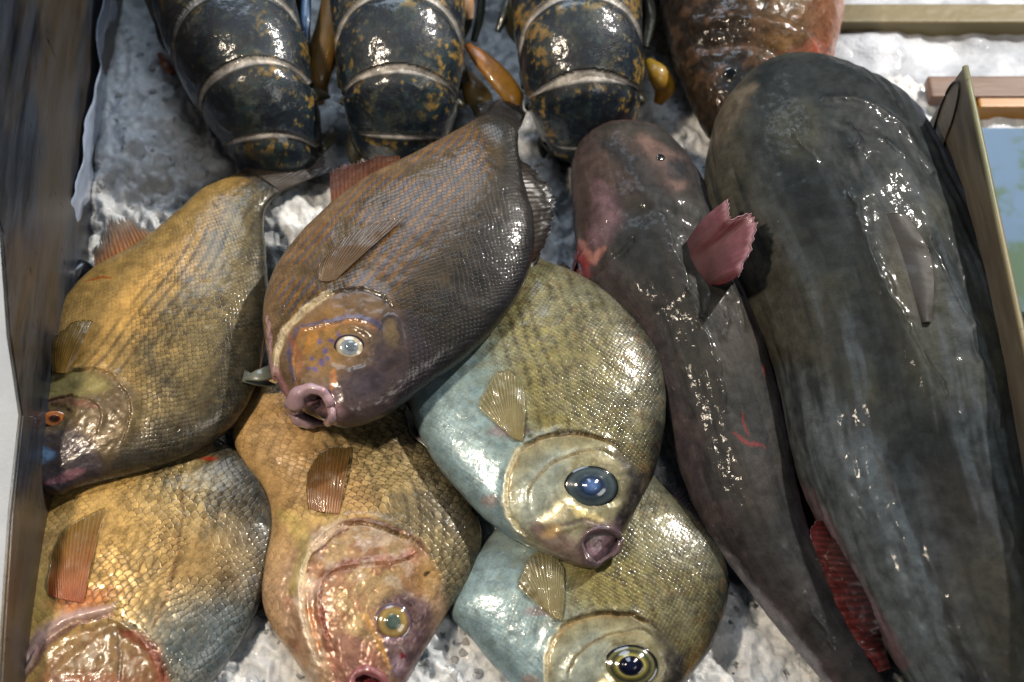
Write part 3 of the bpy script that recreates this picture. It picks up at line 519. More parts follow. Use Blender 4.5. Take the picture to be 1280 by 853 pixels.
b.trickle([(828,272),(836,300),(848,330),(858,352),(866,380),(880,410),(892,440),(902,475),(908,512)]); b.trickle([(880,352),(886,372),(878,395),(868,372),(858,360)]); b.trickle([(912,352),(920,380),(928,412)]); b.trickle([(905,395),(908,420)])
b.trickle([(1005,740),(1015,765),(1030,790),(1040,810)], .0009)
b.build('body', skin('catfish_skin', **CAT), r); H = b
fin('dorsal_fin', r, b, [(858,302,0),(868,332,0),(888,358,0)], [(913,244,.028),(916,268,.03),(948,264,.034),(943,300,.03),(926,345,.020)], '4e363a', '74404a', 9, zf=.05, rag=.03, bulge=.004, raydark=.1, ridge=.3, wavy=.6, edge='a8808a', mat=DULL)
fin('pectoral_fin', r, b, [(726,312,.0),(722,330,0),(728,345,0)], [(716,320,-.006),(714,352,-.006),(730,366,-.004)], '8c3a40', 'a0444a', 6, zf=-.02, mat=FLESH)
disc_dome('eye', r, *b.hit(826, 197), .0045, .004, [(0,.0012,'16181c'),(.6,.0010,'1a1c20'),(.8,.0006,'34302e'),(1,-.002,'2c2826')], EYEM)
fin('tail_fin', r, b, [(1112,950,0),(1130,946,0),(1150,940,0)], [(1110,1060,0),(1160,1040,0),(1200,1050,0)], '3a3638', '2a282c', 12, zf=-.04)
# red fin lying between the two catfish
I_pairs = [(962,90,1008,88,28),(925,106,1050,97,44),(898,140,1100,120,58),(884,185,1142,153,66),(881,240,1174,200,71),(893,300,1202,250,73),(924,355,1230,310,73),(953,420,1256,385,72),(975,490,1280,470,70),
           (992,570,1302,565,66),(1028,660,1320,660,61),(1083,755,1332,760,55),(1148,860,1345,860,48),(1200,960,1350,960,40),(1240,1060,1345,1060,32)]
r = root('catfish', 'very large dark grey catfish with pale blue flank and a folded back fin', 'catfish', 1100, 450, .0, 'catfish lying side by side')
b = cat_body(I_pairs, .012, -.02, N=420, M=330, k=.9)
n1, n2, n3 = b.n(13, 5), b.n(60, 4, 4), b.n(260, 3, 6)
b.col[:] = hexc('25292a'); b.paint(ss(.5, .66, n1)*.6, '36362c'); b.paint(ss(.5, .36, n1)*.7, '0f1416'); b.paint(ss(.55, .7, n2)*.25, '262a28')
b.paint(ss(.12, .0, b.t)*.6, '57543e'); b.paint(ss(-.55, -.95, b.s)*(1-.5*b.t)*.8, '4c483e'); b.paint(b.line([(890,180),(905,140),(940,110)], 14)*.6, '61574a')
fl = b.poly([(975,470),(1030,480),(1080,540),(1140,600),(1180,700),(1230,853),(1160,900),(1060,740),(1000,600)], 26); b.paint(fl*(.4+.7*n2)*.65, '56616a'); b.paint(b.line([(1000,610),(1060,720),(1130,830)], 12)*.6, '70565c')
sk = b.streak(6, 55, 9); b.paint(ss(.53, .68, sk)*ss(.2, .6, b.t)*.5, '474f56'); b.paint(ss(.47, .34, sk)*.65, '171b1d'); b.d += (sk-.5)*.0012*ss(.1, .5, b.t)
b.paint(b.line([(1085,555),(1110,600),(1122,625)], 2.5)*.7, '3a3838'); b.paint(ss(.7, .98, b.s)*.7, '3c3e4c'); b.paint(ss(.6, .9, b.t)*ss(0, .8, b.s)*.5, '22303a')
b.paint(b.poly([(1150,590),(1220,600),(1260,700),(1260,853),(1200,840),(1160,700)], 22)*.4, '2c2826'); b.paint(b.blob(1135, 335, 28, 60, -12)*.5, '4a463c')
b.d += (n1-.5)*.010+(n2-.5)*.0008+(n3-.5)*.0001
wv = np.sin(b.uv[:, 1]*480+6*n1)*ss(.45, .9, b.s)*ss(.05, .15, b.t); b.d += wv*.0012
wv = np.sin(b.uv[:, 1]*360+9*n2)*ss(.5, .9, b.t)*ss(-.1, -.7, b.s); b.d += wv*.0010
b.ridge([(1030,122),(1080,125),(1130,160),(1165,215)], 5, .0018); b.ridge([(925,130),(960,118),(1000,125)], 9, .0015); b.ridge([(1010,150),(1050,160),(1075,185)], 9, .0018)
b.ridge([(1075,250),(1090,330),(1130,420),(1180,520),(1220,640)], 12, .003); b.ridge([(1160,300),(1200,380),(1240,520)], 12, .002); b.ridge([(900,300),(935,360),(960,430)], 16, .002)
b.msk[:, 2] = .3
b.trickle([(1060,240),(1068,262),(1078,290),(1090,322),(1104,350),(1122,382),(1142,420),(1160,455),(1182,490),(1200,520),(1212,548)], .0009); b.trickle([(1095,322),(1112,345),(1126,370)], .0006); b.trickle([(1160,300),(1180,340),(1195,375),(1212,410),(1224,450),(1236,490),(1250,530)], .0008); b.trickle([(1190,300),(1200,330),(1206,360)], .0006); b.trickle([(990,165),(1005,185),(1020,200)], .0008); b.trickle([(1060,155),(1075,172),(1068,185)], .0008); b.trickle([(1250,640),(1265,670),(1260,700)], .0008); b.trickle([(1110,175),(1130,195)], .0008)
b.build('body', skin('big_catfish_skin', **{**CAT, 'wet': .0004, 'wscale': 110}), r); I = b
fin('dorsal_fin', r, b, [(1108,268,0),(1128,320,0),(1152,405,0)], [(1134,268,.003),(1160,310,.005),(1168,350,.005),(1164,404,.003)], '1e1a16', '2e2822', 9, rag=.0, bulge=.002, raydark=.1, ridge=.3, wavy=.3, mat=DULL)
fin('belly_fin', r, b, [(1026,636,-.002),(1056,695,.0),(1090,758,.0),(1114,836,-.002)], [(1020,642,-.002),(1012,690,.003),(1042,762,.002),(1096,842,-.002)], '2a1012', '6c2a28', 14, zf=-.02, rag=.04, mat=FLESH, raydark=.65, ridge=.8)
fin('tail_fin', r, b, [(1240,1060,0),(1290,1062,0),(1345,1060,0)], [(1200,1180,0),(1290,1160,0),(1380,1180,0)], '3a3638', '2a282c', 12, zf=-.03)


# ------------------------------------------------------------------ brown fish whose head lies behind the big catfish
r = root('brown_catfish', 'reddish brown fish with orange cheek and wet glints behind the big catfish', 'catfish', 940, 20, .0, 'fish lying on the ice')
b = flat_body([(1000,150,925,195,20),(1028,112,890,172,34),(1043,70,866,128,44),(1050,28,848,86,50),(1052,-25,832,40,52),(1048,-90,818,-20,50),(1035,-160,800,-90,46),(1010,-240,790,-170,38),(970,-330,790,-280,26),(930,-400,800,-370,12)], .0, .02, .0, N=260, M=220, Mb=50, k=.95)
n1, n2, n3 = b.n(30, 4), b.n(110, 4, 4), b.n(330, 3, 6)
b.col[:] = hexc('4b3a28'); b.paint(ss(.5, .65, n1)*.7, '6b5030'); b.paint(ss(.3, -.5, b.s)*.9, '1e1a18'); b.paint(ss(.3, .75, b.s)*.75, '704834')
b.paint(b.poly([(1000,60),(1030,50),(1046,70),(1040,105),(1000,98),(960,80)], 10)*.8, '80483a'); b.paint(ss(.8, .97, b.s)*ss(.1, .25, b.t)*.8, 'b08a80'); b.paint(b.line([(1012,50),(1024,75),(1026,100)], 4)*.7, '8e4228'); b.paint(b.blob(915, 95, 24, 22)*.7, '20262c')
b.paint(ss(.55, .65, n2)*.15, '8a6448')
b.d += (n1-.5)*.006+(n2-.5)*.003+(n3-.5)*.0006; b.ridge([(870,30),(930,25),(990,40),(1015,80)], 9, .004); b.ridge([(880,60),(940,55),(985,75)], 8, -.004); b.ridge([(1000,40),(1020,70),(1022,110)], 7, .004)
b.build('body', skin('brown_skin', **{**CAT, 'rough': .42, 'wet': .0009, 'wscale': 110, 'patchy': .5}), r)
fin('tail_fin', r, b, [(800,-372,0),(860,-385,0),(930,-402,0)], [(760,-480,0),(860,-470,0),(960,-500,0)], '4a3a2c', '2a2220', 12, zf=.0)
disc_dome('eye', r, *b.hit(913, 92), .007, .006, [(0,.002,'0c0e14'),(.6,.0016,'141a20'),(.8,.001,'3a3c38'),(1,-.002,'2a2a2c')], EYEM)

# ------------------------------------------------------------------ lobsters
def lob_mat():
    g = G('lobster_shell'); c = g.attr('Col').outputs[0]; n = g.noise(g.coord('Object'), 60, 5, .65, .6); n2 = g.noise(g.coord('Object'), 900, 3, .6); v = g.voro(g.coord('Object'), 420, 1)
    k = g.ramp(n, .35, .65, .5, 1.25); cc = g.n.new('ShaderNodeCombineColor')
    for i in range(3): g.set(cc.inputs[i], k)
    c1 = g.mix(1., c, cc.outputs[0], 'MULTIPLY'); h = g.math('ADD', n2, g.math('MULTIPLY', g.ramp(v[0], 0, .35, -1, 0), .5))
    g.p(Base_Color=c1, Roughness=g.math('ADD', .35, g.math('MULTIPLY', n, .2)), Specular_IOR_Level=.35, Normal=g.bump(h, .0004, 1, g.bump(n, .0004)), Coat_Weight=.75, Coat_Roughness=.13, Coat_Normal=g.bump(g.noise(g.coord('Object'), 130, 4, .6), .0006)); return g.m
LOB = lob_mat(); LIMB = glossy('lobster_limb', .4, .1, .0006, 200, .4)
def arc(L): return hexc(L)
def lobster(label, px, rad, seg, tilt, seed, marks):
    """px: centre line (x, y, z) from the head end (outside the frame) to the curled tail; rad half width in px"""
    K = np.asarray(px, float); P3 = at(K[:, 0], K[:, 1], K[:, 2]); dist = np.linalg.norm(P3-CP, axis=1); R = np.asarray(rad)*dist/F
    N = 420; Q = cr(np.column_stack([P3, R]), N); C = Q[:, :3]; R = Q[:, 3]
    rt = thing('lobster', label, 'lobster', C[N//2]*np.array([1, 1, 0])+np.array([0, 0, ICEZ]), 'lobsters in a row on the ice')
    T = np.gradient(C, axis=0); T /= np.linalg.norm(T, axis=1, keepdims=True); A = np.cross(T, np.array([0, 0, 1.])); f = np.linalg.norm(A, axis=1, keepdims=True)
    side = np.array([math.cos(tilt), math.sin(tilt), 0]); A = -side-(-side*T).sum(1)[:, None]*T; A /= np.linalg.norm(A, axis=1, keepdims=True); U = np.cross(T, A); U *= np.sign((U*np.array([0, -.2, 1])).sum(1))[:, None]
    L = np.linspace(0, 1, N); prof = np.ones(N); band = np.zeros(N); ph = np.zeros(N)
    for a, c in zip(seg[:-1], seg[1:]):
        u = (L-a)/(c-a); inside = (u >= 0) & (u < 1)
        p_ = .93+.07*ss(0, .35, u)+.012*ss(.85, .98, u); prof = np.where(inside, p_, prof); ph = np.where(inside, u, ph)
    prof = np.ones(N); end = ss(1, .93, L)**.5; prof = prof*(.02+.98*end)
    lowc = .85
    b = Body(C, A*(R*prof)[:, None], U*(R*prof*lowc)[:, None], .95, M=200, Mb=50)
    n1, n2, n3 = b.n(45, 4, seed), b.n(230, 4, seed+3, .6), b.n(500, 3, seed+6)
    TH = np.sin(b.th); Lv = b.t-.075*(1-np.clip(TH, -.2, 1)); PH = np.zeros(len(Lv)); pv = np.full(len(Lv), 1.03); RR = np.repeat(R, b.m)
    for a, c in zip(seg[:-1], seg[1:]):
        u = (Lv-a)/(c-a); ins = (u >= 0) & (u < 1); PH = np.where(ins, u, PH); pv = np.where(ins, .935+.07*ss(0, .25, u)-.02*ss(.5, 1, u)+.012*ss(.88, .98, u), pv)
    b.d += (pv-1)*RR
    b.col[:] = hexc('0b1724'); b.paint(ss(.45, .62, n1)*.8, '1a2c30'); b.paint(ss(.52, .62, n2)*.5, '26383a')
    sidem = ss(.3, .75, np.abs(b.s)); body = (Lv > seg[0])
    mk_ = n2*.6+n1*.4+.05*(marks-1); b.paint(ss(.535, .60, mk_)*(.1+.9*np.maximum(sidem, ss(.35, .2, PH)*ss(.08, .15, PH)))*.85, '7a6430'); b.paint(ss(.60, .66, mk_)*sidem*.8, '8c6a34')
    wdt = .01+.085*np.clip((TH-.45)/.55, 0, 1)**1.2
    b.paint(body*ss(wdt+.03, wdt*.8, PH)*(TH > -.1)*.95, 'c0bcb8'); b.paint(body*ss(.93, .96, PH)*(TH > -.2)*.3, '3a362c'); b.paint(body*ss(wdt+.10, wdt+.03, PH)*ss(wdt, wdt+.03, PH)*.7, '0c1010')
    b.d += (n1-.5)*.002+(n2-.5)*.0005+(n3-.5)*.0001
    b.msk[:, 2] = 1; b.build('body', LOB, rt)
    # the tail fan, folded under the last ring
    e = C[-8]; t = T[-8]; a = A[-8]; u = U[-8]; w = R[-40]
    for k in range(5):
        an = (k-2)*.42; dirv = t*math.cos(an)+a*math.sin(an); s_ = np.linspace(0, 1, 10); P = e[None]-u*w*.35+dirv[None]*(s_[:, None]*w*.75)
        tube('tail_fan_blade', rt, P, w*.26*np.sin(np.pi*(.18+.74*s_)), LIMB, '24303a', flat=.22)
    # side plates of each ring, ending in points
    for i, (a_, c_) in enumerate(zip(seg[:-1], seg[1:])):
        m_ = int((a_*.3+c_*.7)*(N-1))
        for sgn in (-1, 1):
            p0 = C[m_]+A[m_]*sgn*R[m_]*.84-U[m_]*R[m_]*.15; p1 = C[m_]+A[m_]*sgn*R[m_]*.86-U[m_]*R[m_]*.8+T[m_]*R[m_]*.25; s_ = np.linspace(0, 1, 8)[:, None]
            tube('side_plate', rt, p0*(1-s_)+p1*s_+A[m_]*sgn*.004*np.sin(np.pi*s_), (R[m_]*.26*(1-s_[:, 0])**.7+.0008), LIMB, '2e2c1e', flat=.4)
    # the back shield beyond the top of the frame
    return rt, C, A, U, R, T
def limb(rt, px, rad, col, name='leg', flat=.7, mat=None, col2=None):
    K = np.asarray(px, float); P = at(K[:, 0], K[:, 1], K[:, 2]); Q = cr(np.column_stack([P, np.asarray(rad)/1000.]), 40)
    c = hexc(col)[None]*(1-np.linspace(0, 1, 40)[:, None])+hexc(col2 or col)[None]*np.linspace(0, 1, 40)[:, None]
    return tube(name, rt, Q[:, :3], Q[:, 3], mat or LIMB, c, flat=flat)
l1 = lobster('lobster with the bluest tail, its cream rings slanting, beside the bare ice at left', [(235,-330,.05),(245,-210,.05),(262,-90,.045),(283,10,.042),(306,80,.034),(331,142,.012),(348,184,-.02),(354,170,-.06)], [74,82,84,82,78,68,56,34], [.30,.46,.60,.74,.865,1.0], -.33, 3, .55)
l2 = lobster('middle lobster with a flat cream ring low on its rounded tail', [(485,-330,.05),(490,-210,.05),(494,-90,.045),(498,10,.042),(500,80,.034),(501,134,.010),(501,167,-.024),(500,150,-.065)], [72,80,82,81,77,69,56,34], [.30,.46,.60,.735,.88,1.0], -.02, 13, .75)
l3 = lobster('lobster with the most orange mottling, its tail touching the pink snout', [(700,-330,.05),(706,-210,.05),(715,-90,.045),(721,10,.042),(727,80,.032),(731,130,.006),(733,160,-.026),(734,155,-.065)], [74,82,82,79,76,68,56,34], [.30,.46,.60,.77,.93,1.0], -.03, 29, 1.3)
for i, (rt, C, A, U, R, T) in enumerate((l1, l2, l3)):
    P = C[:60][::-1]-0*U[:60]; s_ = np.linspace(0, 1, 60)
    shield = P[0]+(P[-1]-P[0])/np.linalg.norm(P[-1]-P[0])*(s_[:, None]*.16); tube('back_shield', rt, shield+np.array([0, 0, .004]), R[30]*1.04*np.sqrt(np.clip(1-(s_*1.0)**3, .02, 1)), LOB, '161d20', seg=60, flat=.9)
limb(l1[0], [(178,-20,0.025),(196,22,0.015),(214,62,0.005),(222,84,-0.005)], [4,4.5,4,2], '12201c', 'walking_leg', col2='243028')
limb(l1[0], [(205,-20,0.055),(213,20,0.045),(224,70,0.025)], [3,3.5,2.5], '2c3c30', 'walking_leg')
limb(l1[0], [(200,68,-0.020),(207,80,-0.015),(216,92,-0.015)], [3,5,3], '9a4f1c', 'swimmeret')
limb(l2[0], [(418,-20,0.035),(412,30,0.025),(402,70,0.015),(396,105,0.005),(400,130,-0.015)], [9,12,13,11,4], '4a3a18', 'swimmeret', col2='8a6424')
limb(l2[0], [(384,-20,0.045),(382,25,0.045),(383,55,0.035)], [4,4.5,3], '26466a', 'walking_leg')
limb(l2[0], [(430,30,0.005),(415,60,-0.005),(400,95,-0.015),(405,120,-0.020)], [8,12,10,4], '8e6420', 'swimmeret', col2='6e4a1e')
limb(l2[0], [(575,-20,0.055),(582,5,0.045),(588,24,0.035)], [7,8,3], 'a06a3c', 'walking_leg', col2='d0b090')
limb(l2[0], [(583,92,-0.005),(592,112,-0.005),(600,128,-0.010),(598,146,-0.020)], [5,11,12,4], 'a0702a', 'swimmeret', col2='7a7a50')
limb(l3[0], [(584,56,0.025),(602,74,0.025),(626,100,0.020),(645,126,0.010),(652,140,-0.005)], [3,8,10.5,9,3], '8a5218', 'swimmeret', flat=.5, col2='94701e')
limb(l3[0], [(648,-20,0.025),(634,10,0.025),(622,40,0.015)], [4,5,3], '1e2a24', 'walking_leg')
limb(l3[0], [(604,-20,0.025),(600,20,0.015),(592,52,0.005)], [3,4,3], '16261c', 'walking_leg')
limb(l3[0], [(810,76,0.005),(822,92,0.005),(830,110,-0.005),(822,130,-0.015)], [4,10,10,4], '967a1e', 'swimmeret', col2='9a6a20')
limb(l3[0], [(805,-20,0.045),(812,20,0.025),(806,60,0.015)], [5,6,4], '10160f', 'walking_leg')

# ------------------------------------------------------------------ crushed ice
def ice_mat():
    g = G('crushed_ice'); o = g.coord('Object'); v = g.voro(o, 130, 1); n = g.noise(o, 60, 6, .7, .3); n2 = g.noise(o, 400, 3, .7); n3 = g.noise(o, 9, 3)
    c = g.mix(g.ramp(n, .3, .7), hexc('c0c6cc'), hexc('e8eaec')); c = g.mix(g.math('MULTIPLY', g.ramp(n3, .45, .65), .35), c, hexc('a29684'))
    h = g.math('ADD', g.math('MULTIPLY', v[0], .9), g.math('ADD', n, g.math('MULTIPLY', n2, .35)))
    g.p(Base_Color=c, Roughness=.28, Normal=g.bump(h, .0014), Subsurface_Weight=.35, Subsurface_Radius=(.010, .013, .016), Subsurface_Scale=1., Coat_Weight=.7, Coat_Roughness=.08, Coat_Normal=g.bump(n2, .0008), IOR=1.31, Transmission_Weight=.0); return g.m
ICE = ice_mat()
nx, ny = 620, 560; X, Y = np.meshgrid(np.linspace(-.43, .62, nx), np.linspace(-.50, .80, ny), indexing='ij'); V = np.stack([X.ravel(), Y.ravel(), np.zeros(nx*ny)], -1)
bnd = fbm(V, 16, 3, 1); big = fbm(V, 7, 3, 2); md = np.abs(fbm(V, 42, 5, 3, .6)-.5)*2; fi = fbm(V, 170, 3, 8)
V[:, 2] = ICEZ+(big-.5)*.03+(.5-md)*.017+(fi-.5)*.005
qi = pix(V)
for x, y, rr, dz in ((195,130,110,.018),(210,200,110,.02),(150,270,80,.012),(365,275,60,.022),(700,250,40,.01),(330,820,80,.006),(830,160,60,.012)):
    V[:, 2] += dz*np.exp(-((qi[:, 0]-x)**2+(qi[:, 1]-y)**2)/rr**2)
ice = mesh_obj('crushed_ice', V, gridfaces(nx, ny)[:, ::-1].tolist(), ICE); meta(ice, 'bed of crushed white ice under the fish', 'ice', kind='stuff')
def chunk_set(n, area, smin, smax, mat, name, label, seed):
    rr = random.Random(seed); import bmesh; bm = bmesh.new()
    for _ in range(n):
        (x0, y0, x1, y1) = rr.choice(area); x, y = rr.uniform(x0, x1), rr.uniform(y0, y1); p = at(x, y, ICEZ)
        i = int((p[0]+.43)/1.05*(nx-1)); j = int((p[1]+.5)/1.3*(ny-1))
        if not (0 <= i < nx and 0 <= j < ny): continue
        z = V[i*ny+j, 2]; s_ = rr.uniform(smin, smax); pts = []
        for k in range(11):
            v = Vector((rr.gauss(0, 1), rr.gauss(0, 1), rr.gauss(0, .8))).normalized()*s_*rr.uniform(.6, 1.1); pts.append(bm.verts.new((p[0]+v.x, p[1]+v.y, z+v.z*.7-s_*.15)))
        try: bmesh.ops.convex_hull(bm, input=pts, use_existing_faces=False)
        except Exception: pass
    loose = [v for v in bm.verts if not v.link_faces]; bmesh.ops.delete(bm, geom=loose, context='VERTS'); bmesh.ops.bevel(bm, geom=bm.edges[:], offset=smin*.3, segments=2, affect='EDGES')
    me = bpy.data.meshes.new(name); bm.to_mesh(me); bm.free(); me.materials.append(mat); o = bpy.data.objects.new(name, me); COLL.objects.link(o); meta(o, label, 'ice', kind='stuff')
g = G('clear_ice'); o_ = g.coord('Object'); nn = g.noise(o_, 250, 4, .6)
g.p(Base_Color=hexc('e8eef4'), Roughness=g.math('ADD', .05, g.math('MULTIPLY', nn, .35)), Transmission_Weight=.5, IOR=1.31, Normal=g.bump(nn, .001), Coat_Weight=.5, Coat_Roughness=.05, Subsurface_Weight=.9, Subsurface_Radius=(.01,.012,.014), Subsurface_Scale=1.)
chunk_set(260, [(100,20,280,340),(100,150,290,340),(310,215,430,330),(250,740,420,870),(490,780,600,870),(880,640,1060,880),(670,180,720,340),(800,80,890,200),(100,20,240,250)], .0015, .006, g.m, 'ice_chips', 'small clear ice chips scattered over the crushed ice', 5)

# ------------------------------------------------------------------ steel bin walls, liner, what lies behind
def metal(name, c0, c1, rough=.3, met=.85, spots=.5, tan=.5):
    g = G(name); o = g.coord('Object', (1, .12, .6)); n = g.noise(o, 90, 5, .65, .2); n2 = g.noise(g.coord('Object', (1, .5, 1)), 9, 4, .6); sp = g.noise(g.coord('Object', (1, 1, .5)), 130, 3, .7)
    c = g.mix(g.ramp(n, .3, .7), hexc(c0), hexc(c1)); c = g.mix(g.math('MULTIPLY', g.ramp(n2, .42, .6), tan), c, hexc('75654c')); c = g.mix(g.math('MULTIPLY', g.ramp(sp, .66, .7), spots), c, hexc('14120f'))  # tan patches paint in the brown reflection of the fish
    g.p(Base_Color=c, Metallic=met, Roughness=g.math('ADD', rough-.08, g.math('MULTIPLY', n, .25)), Normal=g.bump(n, .0008)); return g.m
def plate(name, px, p0, dirv, thick, mat, parent=None, out=1):
    """a vertical sheet through p0 running along dirv; its outline is traced point by point"""
    dv = np.array([*dirv, 0.]); dv /= np.linalg.norm(dv); nrm = np.array([dv[1], -dv[0], 0])*out; P = []
    for x, y in px:
        d = ray(x, y); t = ((p0-CP)@nrm)/(d@nrm); P.append(CP+d*t)
    P = np.array(P); m = len(P); V = np.vstack([P, P+nrm*thick]); Fl = [tuple(range(m)), tuple(range(2*m-1, m-1, -1))]+[(i, i+m, (i+1) % m+m, (i+1) % m) for i in range(m)]
    return mesh_obj(name, V, Fl, mat, parent, smooth=False), P, nrm
pa, pb_ = at(85, 330, .0), at(26, 800, .0); dv = (pb_-pa)[:2]
WL = thing('steel_wall', 'dark scratched steel wall of the bin at the left', 'bin wall', (pa+pb_)/2)
far = pa-(pb_-pa)*1.4; near = pb_+(pb_-pa)*.5
def wl(p, z): q = pix(np.array([[p[0], p[1], z]]))[0]; return (q[0], q[1])
_, P, nr = plate('side_panel', [wl(near, -.1), wl(far, -.1), wl(far, .42), (-150,-40),(-30,200),(0,292),(9,420),(24,520),(11,640),(3,760),(-6,900),(-8,1000)], pa, dv, -.003, metal('wall_steel', '151a22', '4a5260', .32, .5, .8, .5), WL)
tube('rim', WL, P[4:]+np.array([.001, 0, .001]), .0012, metal('rim_steel', '55595e', '74787c', .4), 'ffffff')
g = G('white_foam'); nn = g.noise(g.coord('Object'), 40, 3); g.p(Base_Color=g.mix(nn, hexc('a8b4c6'), hexc('ccd4de')), Roughness=.5, Normal=g.bump(g.noise(g.coord('Object'), 300, 3), .0006)); FOAM = g.m
def box(name, lo, hi, mat, parent=None, bev=.003):
    import bmesh; bm = bmesh.new(); bmesh.ops.create_cube(bm, size=1); lo, hi = np.array(lo), np.array(hi)
    for v in bm.verts: v.co = Vector((lo+hi)/2+np.array(v.co)*(hi-lo)-parent_world(parent))
    bmesh.ops.bevel(bm, geom=bm.edges[:], offset=bev, segments=3, affect='EDGES', profile=.6); me = bpy.data.meshes.new(name); bm.to_mesh(me); bm.free(); me.materials.append(mat)
    o = bpy.data.objects.new(name, me); COLL.objects.link(o); o.parent = parent; me.polygons.foreach_set('use_smooth', [False]*len(me.polygons)); return o
fb = box('foam_box', (-.55, -.70, -.12), (-.008, .20, .015), FOAM); fb.location = pa; fb.rotation_euler = (0, 0, math.atan2(-dv[1], -dv[0])-math.pi/2); meta(fb, 'white foam box outside the steel wall at the left edge', 'box')
# liner: a crumpled sheet of clear plastic standing between the steel and the ice
La = np.array([(158,-60),(150,0),(140,70),(129,160),(120,230),(116,260),(92,340)], float); Lb = np.array([(136,-60),(131,0),(121,70),(108,160),(96,230),(88,280),(78,345)], float); za, zb = -.045, .02
Qa, Qb = cr(La, 60), cr(Lb, 60); w = np.linspace(0, 1, 14)[None, :, None]; PA, PB = at(Qa[:, 0], Qa[:, 1], za), at(Qb[:, 0], Qb[:, 1], zb)
P = PA[:, None]*(1-w)+PB[:, None]*w; P = P.reshape(-1, 3); P[:, 0] += (fbm(P, 30, 3, 4)-.5)*.016; P[:, 2] += (fbm(P, 40, 3, 6)-.5)*.008
g = G('plastic_liner'); g.p(Base_Color=hexc('b4c2dc'), Roughness=.18, Transmission_Weight=.35, IOR=1.3, Normal=g.bump(g.noise(g.coord('Object', (1, .3, 1)), 60, 4), .002), Coat_Weight=.5)
o = mesh_obj('plastic_liner', P, gridfaces(60, 14).tolist(), g.m); sm_ = o.modifiers.new('solid', 'SOLIDIFY'); sm_.thickness = .0008; meta(o, 'strip of pale blue plastic liner between steel wall and ice', 'plastic sheet')
# small black rounded lump of unknown kind
c = at(90, 352, -.02); u_, v_ = np.meshgrid(np.linspace(0, np.pi, 24), np.linspace(0, 2*np.pi, 32, endpoint=False), indexing='ij')
S_ = np.stack([np.cos(u_)*.022, np.sin(u_)**.8*np.cos(v_)*.013*(1+.4*np.cos(u_)), np.sin(u_)**.8*np.sin(v_)*.010*(1-.35*np.abs(np.cos(v_)))], -1).reshape(-1, 3); S_ = S_@np.array([[.5, .85, 0], [-.85, .5, 0], [0, 0, 1]])
o = mesh_obj('black_lump', c+S_, gridfaces(24, 32, True).tolist(), glossy('lump_gloss', .3, 0, .0003, 200, .5, '14151c')); meta(o, 'small black rounded lump wedged between steel wall and golden fish', 'lump')
# right wall
ra, rb = at(1205, 84, .10), at(1288, 460, .10); dv = (rb-ra)[:2]
WR = thing('steel_wall', 'dull grey steel plate with a pointed corner beside the big catfish', 'bin wall', (ra+rb)/2)
_, P, nr = plate('side_panel', [(1205,84),(1196,96),(1156,162),(1120,260),(1200,500),(1320,760),(1380,860),(1300,530)], ra, dv, -.003, metal('plate_steel', '4e4a44', '6e685e', .45, .3, .25, .3), WR)
tube('rim', WR, np.array([P[0]+(P[-1]-P[0])*t_ for t_ in np.linspace(0, 1.4, 20)])+np.array([.001, 0, 0]), .0026, metal('rim_olive', '5c5c44', '74745a', .5, .2, .4), 'ffffff')
sl = []
for x, y in ((1166,168),(1178,130),(1190,106),(1199,104),(1199,120),(1192,150),(1182,178),(1178,205)):
    d = ray(x, y); nn_ = np.array([dv[1], -dv[0], 0]); nn_ = nn_/np.linalg.norm(nn_); sl.append(CP+d*(((ra-CP)@nn_)/(d@nn_))-nn_*.0005*np.sign(nn_[0]))
tube('reflection_line', WR, cr(sl, 50), .0011, metal('reflection_dark', '1c1a18', '2a2824', .4, .4, 0), '1c1a18')  # dark line of a reflection on the steel, built as a thin tube
# behind: more trays
def zpl(px, z): return [at(x, y, z) for x, y in px]
g = G('tray_floor'); nn = g.noise(g.coord('Object'), 25, 4); g.p(Base_Color=g.mix(nn, hexc('3c3d40'), hexc('55544e')), Roughness=.5)
cn = box('counter', (-2.2, -1.2, -.16), (2.2, 2.6, -.12), g.m); meta(cn, 'dark counter under the bins', 'counter', kind='structure')
g = G('khaki_paint'); g.p(Base_Color=hexc('665b3a'), Roughness=.5, Normal=g.bump(g.noise(g.coord('Object'), 80, 3), .001)); KH = g.m
g = G('brown_wood'); nn = g.noise(g.coord('Object', (.2, 1, 1)), 60, 4, .6); g.p(Base_Color=g.mix(nn, hexc('4a3426'), hexc('684a38')), Roughness=.5, Normal=g.bump(nn, .001)); BR = g.m
g = G('yellow_plastic'); g.p(Base_Color=hexc('8e5e12'), Roughness=.4); YE = g.m
g = G('blue_tray_paint'); n_ = g.noise(g.coord('Object'), 14, 4, .6); g.p(Base_Color=g.mix(g.ramp(n_, .44, .58), hexc('6a8098'), hexc('5c705e')), Roughness=.8, Specular_IOR_Level=.1); BL = g.m
z = -.03
a = at(1040, 28, z); c_ = at(1300, 4, z); o = box('rail', (a[0], a[1], z-.03), (a[0]+.75, c_[1], z), KH); meta(o, 'khaki painted rail across the top right corner', 'rail')
a = at(1165, 134, z); c_ = at(1165, 96, z); WT = thing('wooden_slat', 'brown wooden slat with a yellow lip behind the steel plate', 'slat', (a[0]+.2, a[1], z))
box('slat_board', (a[0], a[1]+.010, z-.012), (a[0]+.6, c_[1], z+.002), BR, WT); q_ = at(1224, 130, z); box('yellow_lip', (q_[0], a[1], z-.02), (q_[0]+.5, a[1]+.012, z+.0), YE, WT, .002)
a = at(1200, 420, -.06); c_ = at(1200, 192, -.06); o = box('blue_tray', (.405, a[1], -.11), (.95, c_[1], -.020), BL); meta(o, 'pale blue tray with green smears outside the steel plate', 'tray')
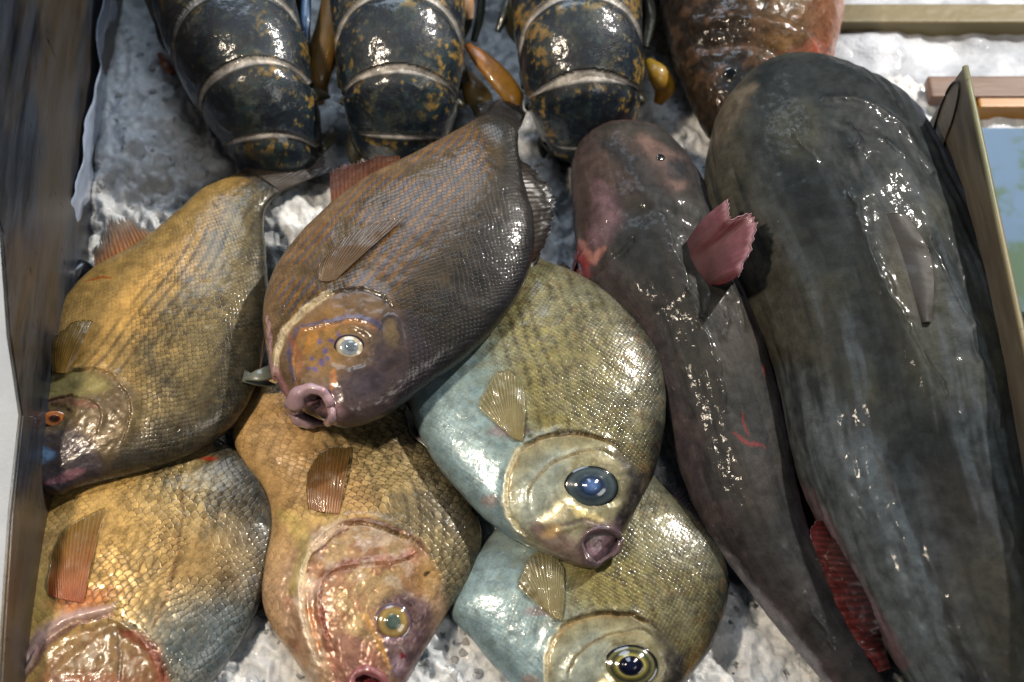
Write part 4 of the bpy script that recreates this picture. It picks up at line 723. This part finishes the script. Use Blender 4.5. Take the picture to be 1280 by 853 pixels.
# ice in the next bin
nx2, ny2 = 260, 300; X, Y = np.meshgrid(np.linspace(.30, 1.3, nx2), np.linspace(.14, 1.2, ny2), indexing='ij'); V2 = np.stack([X.ravel(), Y.ravel(), 0*X.ravel()], -1)
V2[:, 2] = -.047+(fbm(V2, 12, 4, 33)-.5)*.03+(fbm(V2, 80, 3, 34)-.5)*.006
g = G('white_ice'); nn = g.noise(g.coord('Object'), 22, 5, .6); g.p(Base_Color=g.mix(g.ramp(nn, .35, .65), hexc('989ca4'), hexc('c8ccd4')), Roughness=.4, Subsurface_Weight=.3, Subsurface_Radius=(.01,.012,.014), Subsurface_Scale=1., Normal=g.bump(g.noise(g.coord('Object'), 150, 4, .7), .003), Coat_Weight=.4)
o = mesh_obj('loose_ice', V2, gridfaces(nx2, ny2)[:, ::-1].tolist(), g.m); meta(o, 'bright white ice in the next bin at the top right', 'ice', kind='stuff')

# ------------------------------------------------------------------ light
def area(name, loc, tgt, size, power, col):
    l = bpy.data.lights.new(name, 'AREA'); l.shape = 'DISK'; l.size = size; l.energy = power; l.color = col; o = bpy.data.objects.new(name, l); COLL.objects.link(o)
    o.location = loc; o.rotation_euler = (Vector(tgt)-Vector(loc)).to_track_quat('-Z', 'Y').to_euler(); return o
area('market_lamp', (1.02, .86, 1.16), (.05, 0, 0), .06, 40, (1, .95, .87))
area('sky_opening', (-.35, 1.5, 1.35), (0, 0, 0), 1.1, 20, (.74, .86, 1))
area('warm_lamp', (-.75, -.15, 1.3), (-.1, -.05, 0), .14, 20, (1, .85, .66))
area('front_fill', (.9, -.9, 1.6), (0, 0, 0), .7, 6, (1, .96, .9))  # soft fill added at the front right to lighten the ice
W = bpy.data.worlds.new('World'); SC.world = W; W.use_nodes = True; W.node_tree.nodes['Background'].inputs[0].default_value = (.55, .68, .9, 1); W.node_tree.nodes['Background'].inputs[1].default_value = .04
SC.view_settings.view_transform = 'Standard'; SC.view_settings.look = 'None'; SC.view_settings.exposure = -.12
SC.render.engine = 'CYCLES'; SC.cycles.use_denoising = True; SC.cycles.max_bounces = 8; SC.cycles.caustics_reflective = False; SC.cycles.caustics_refractive = False
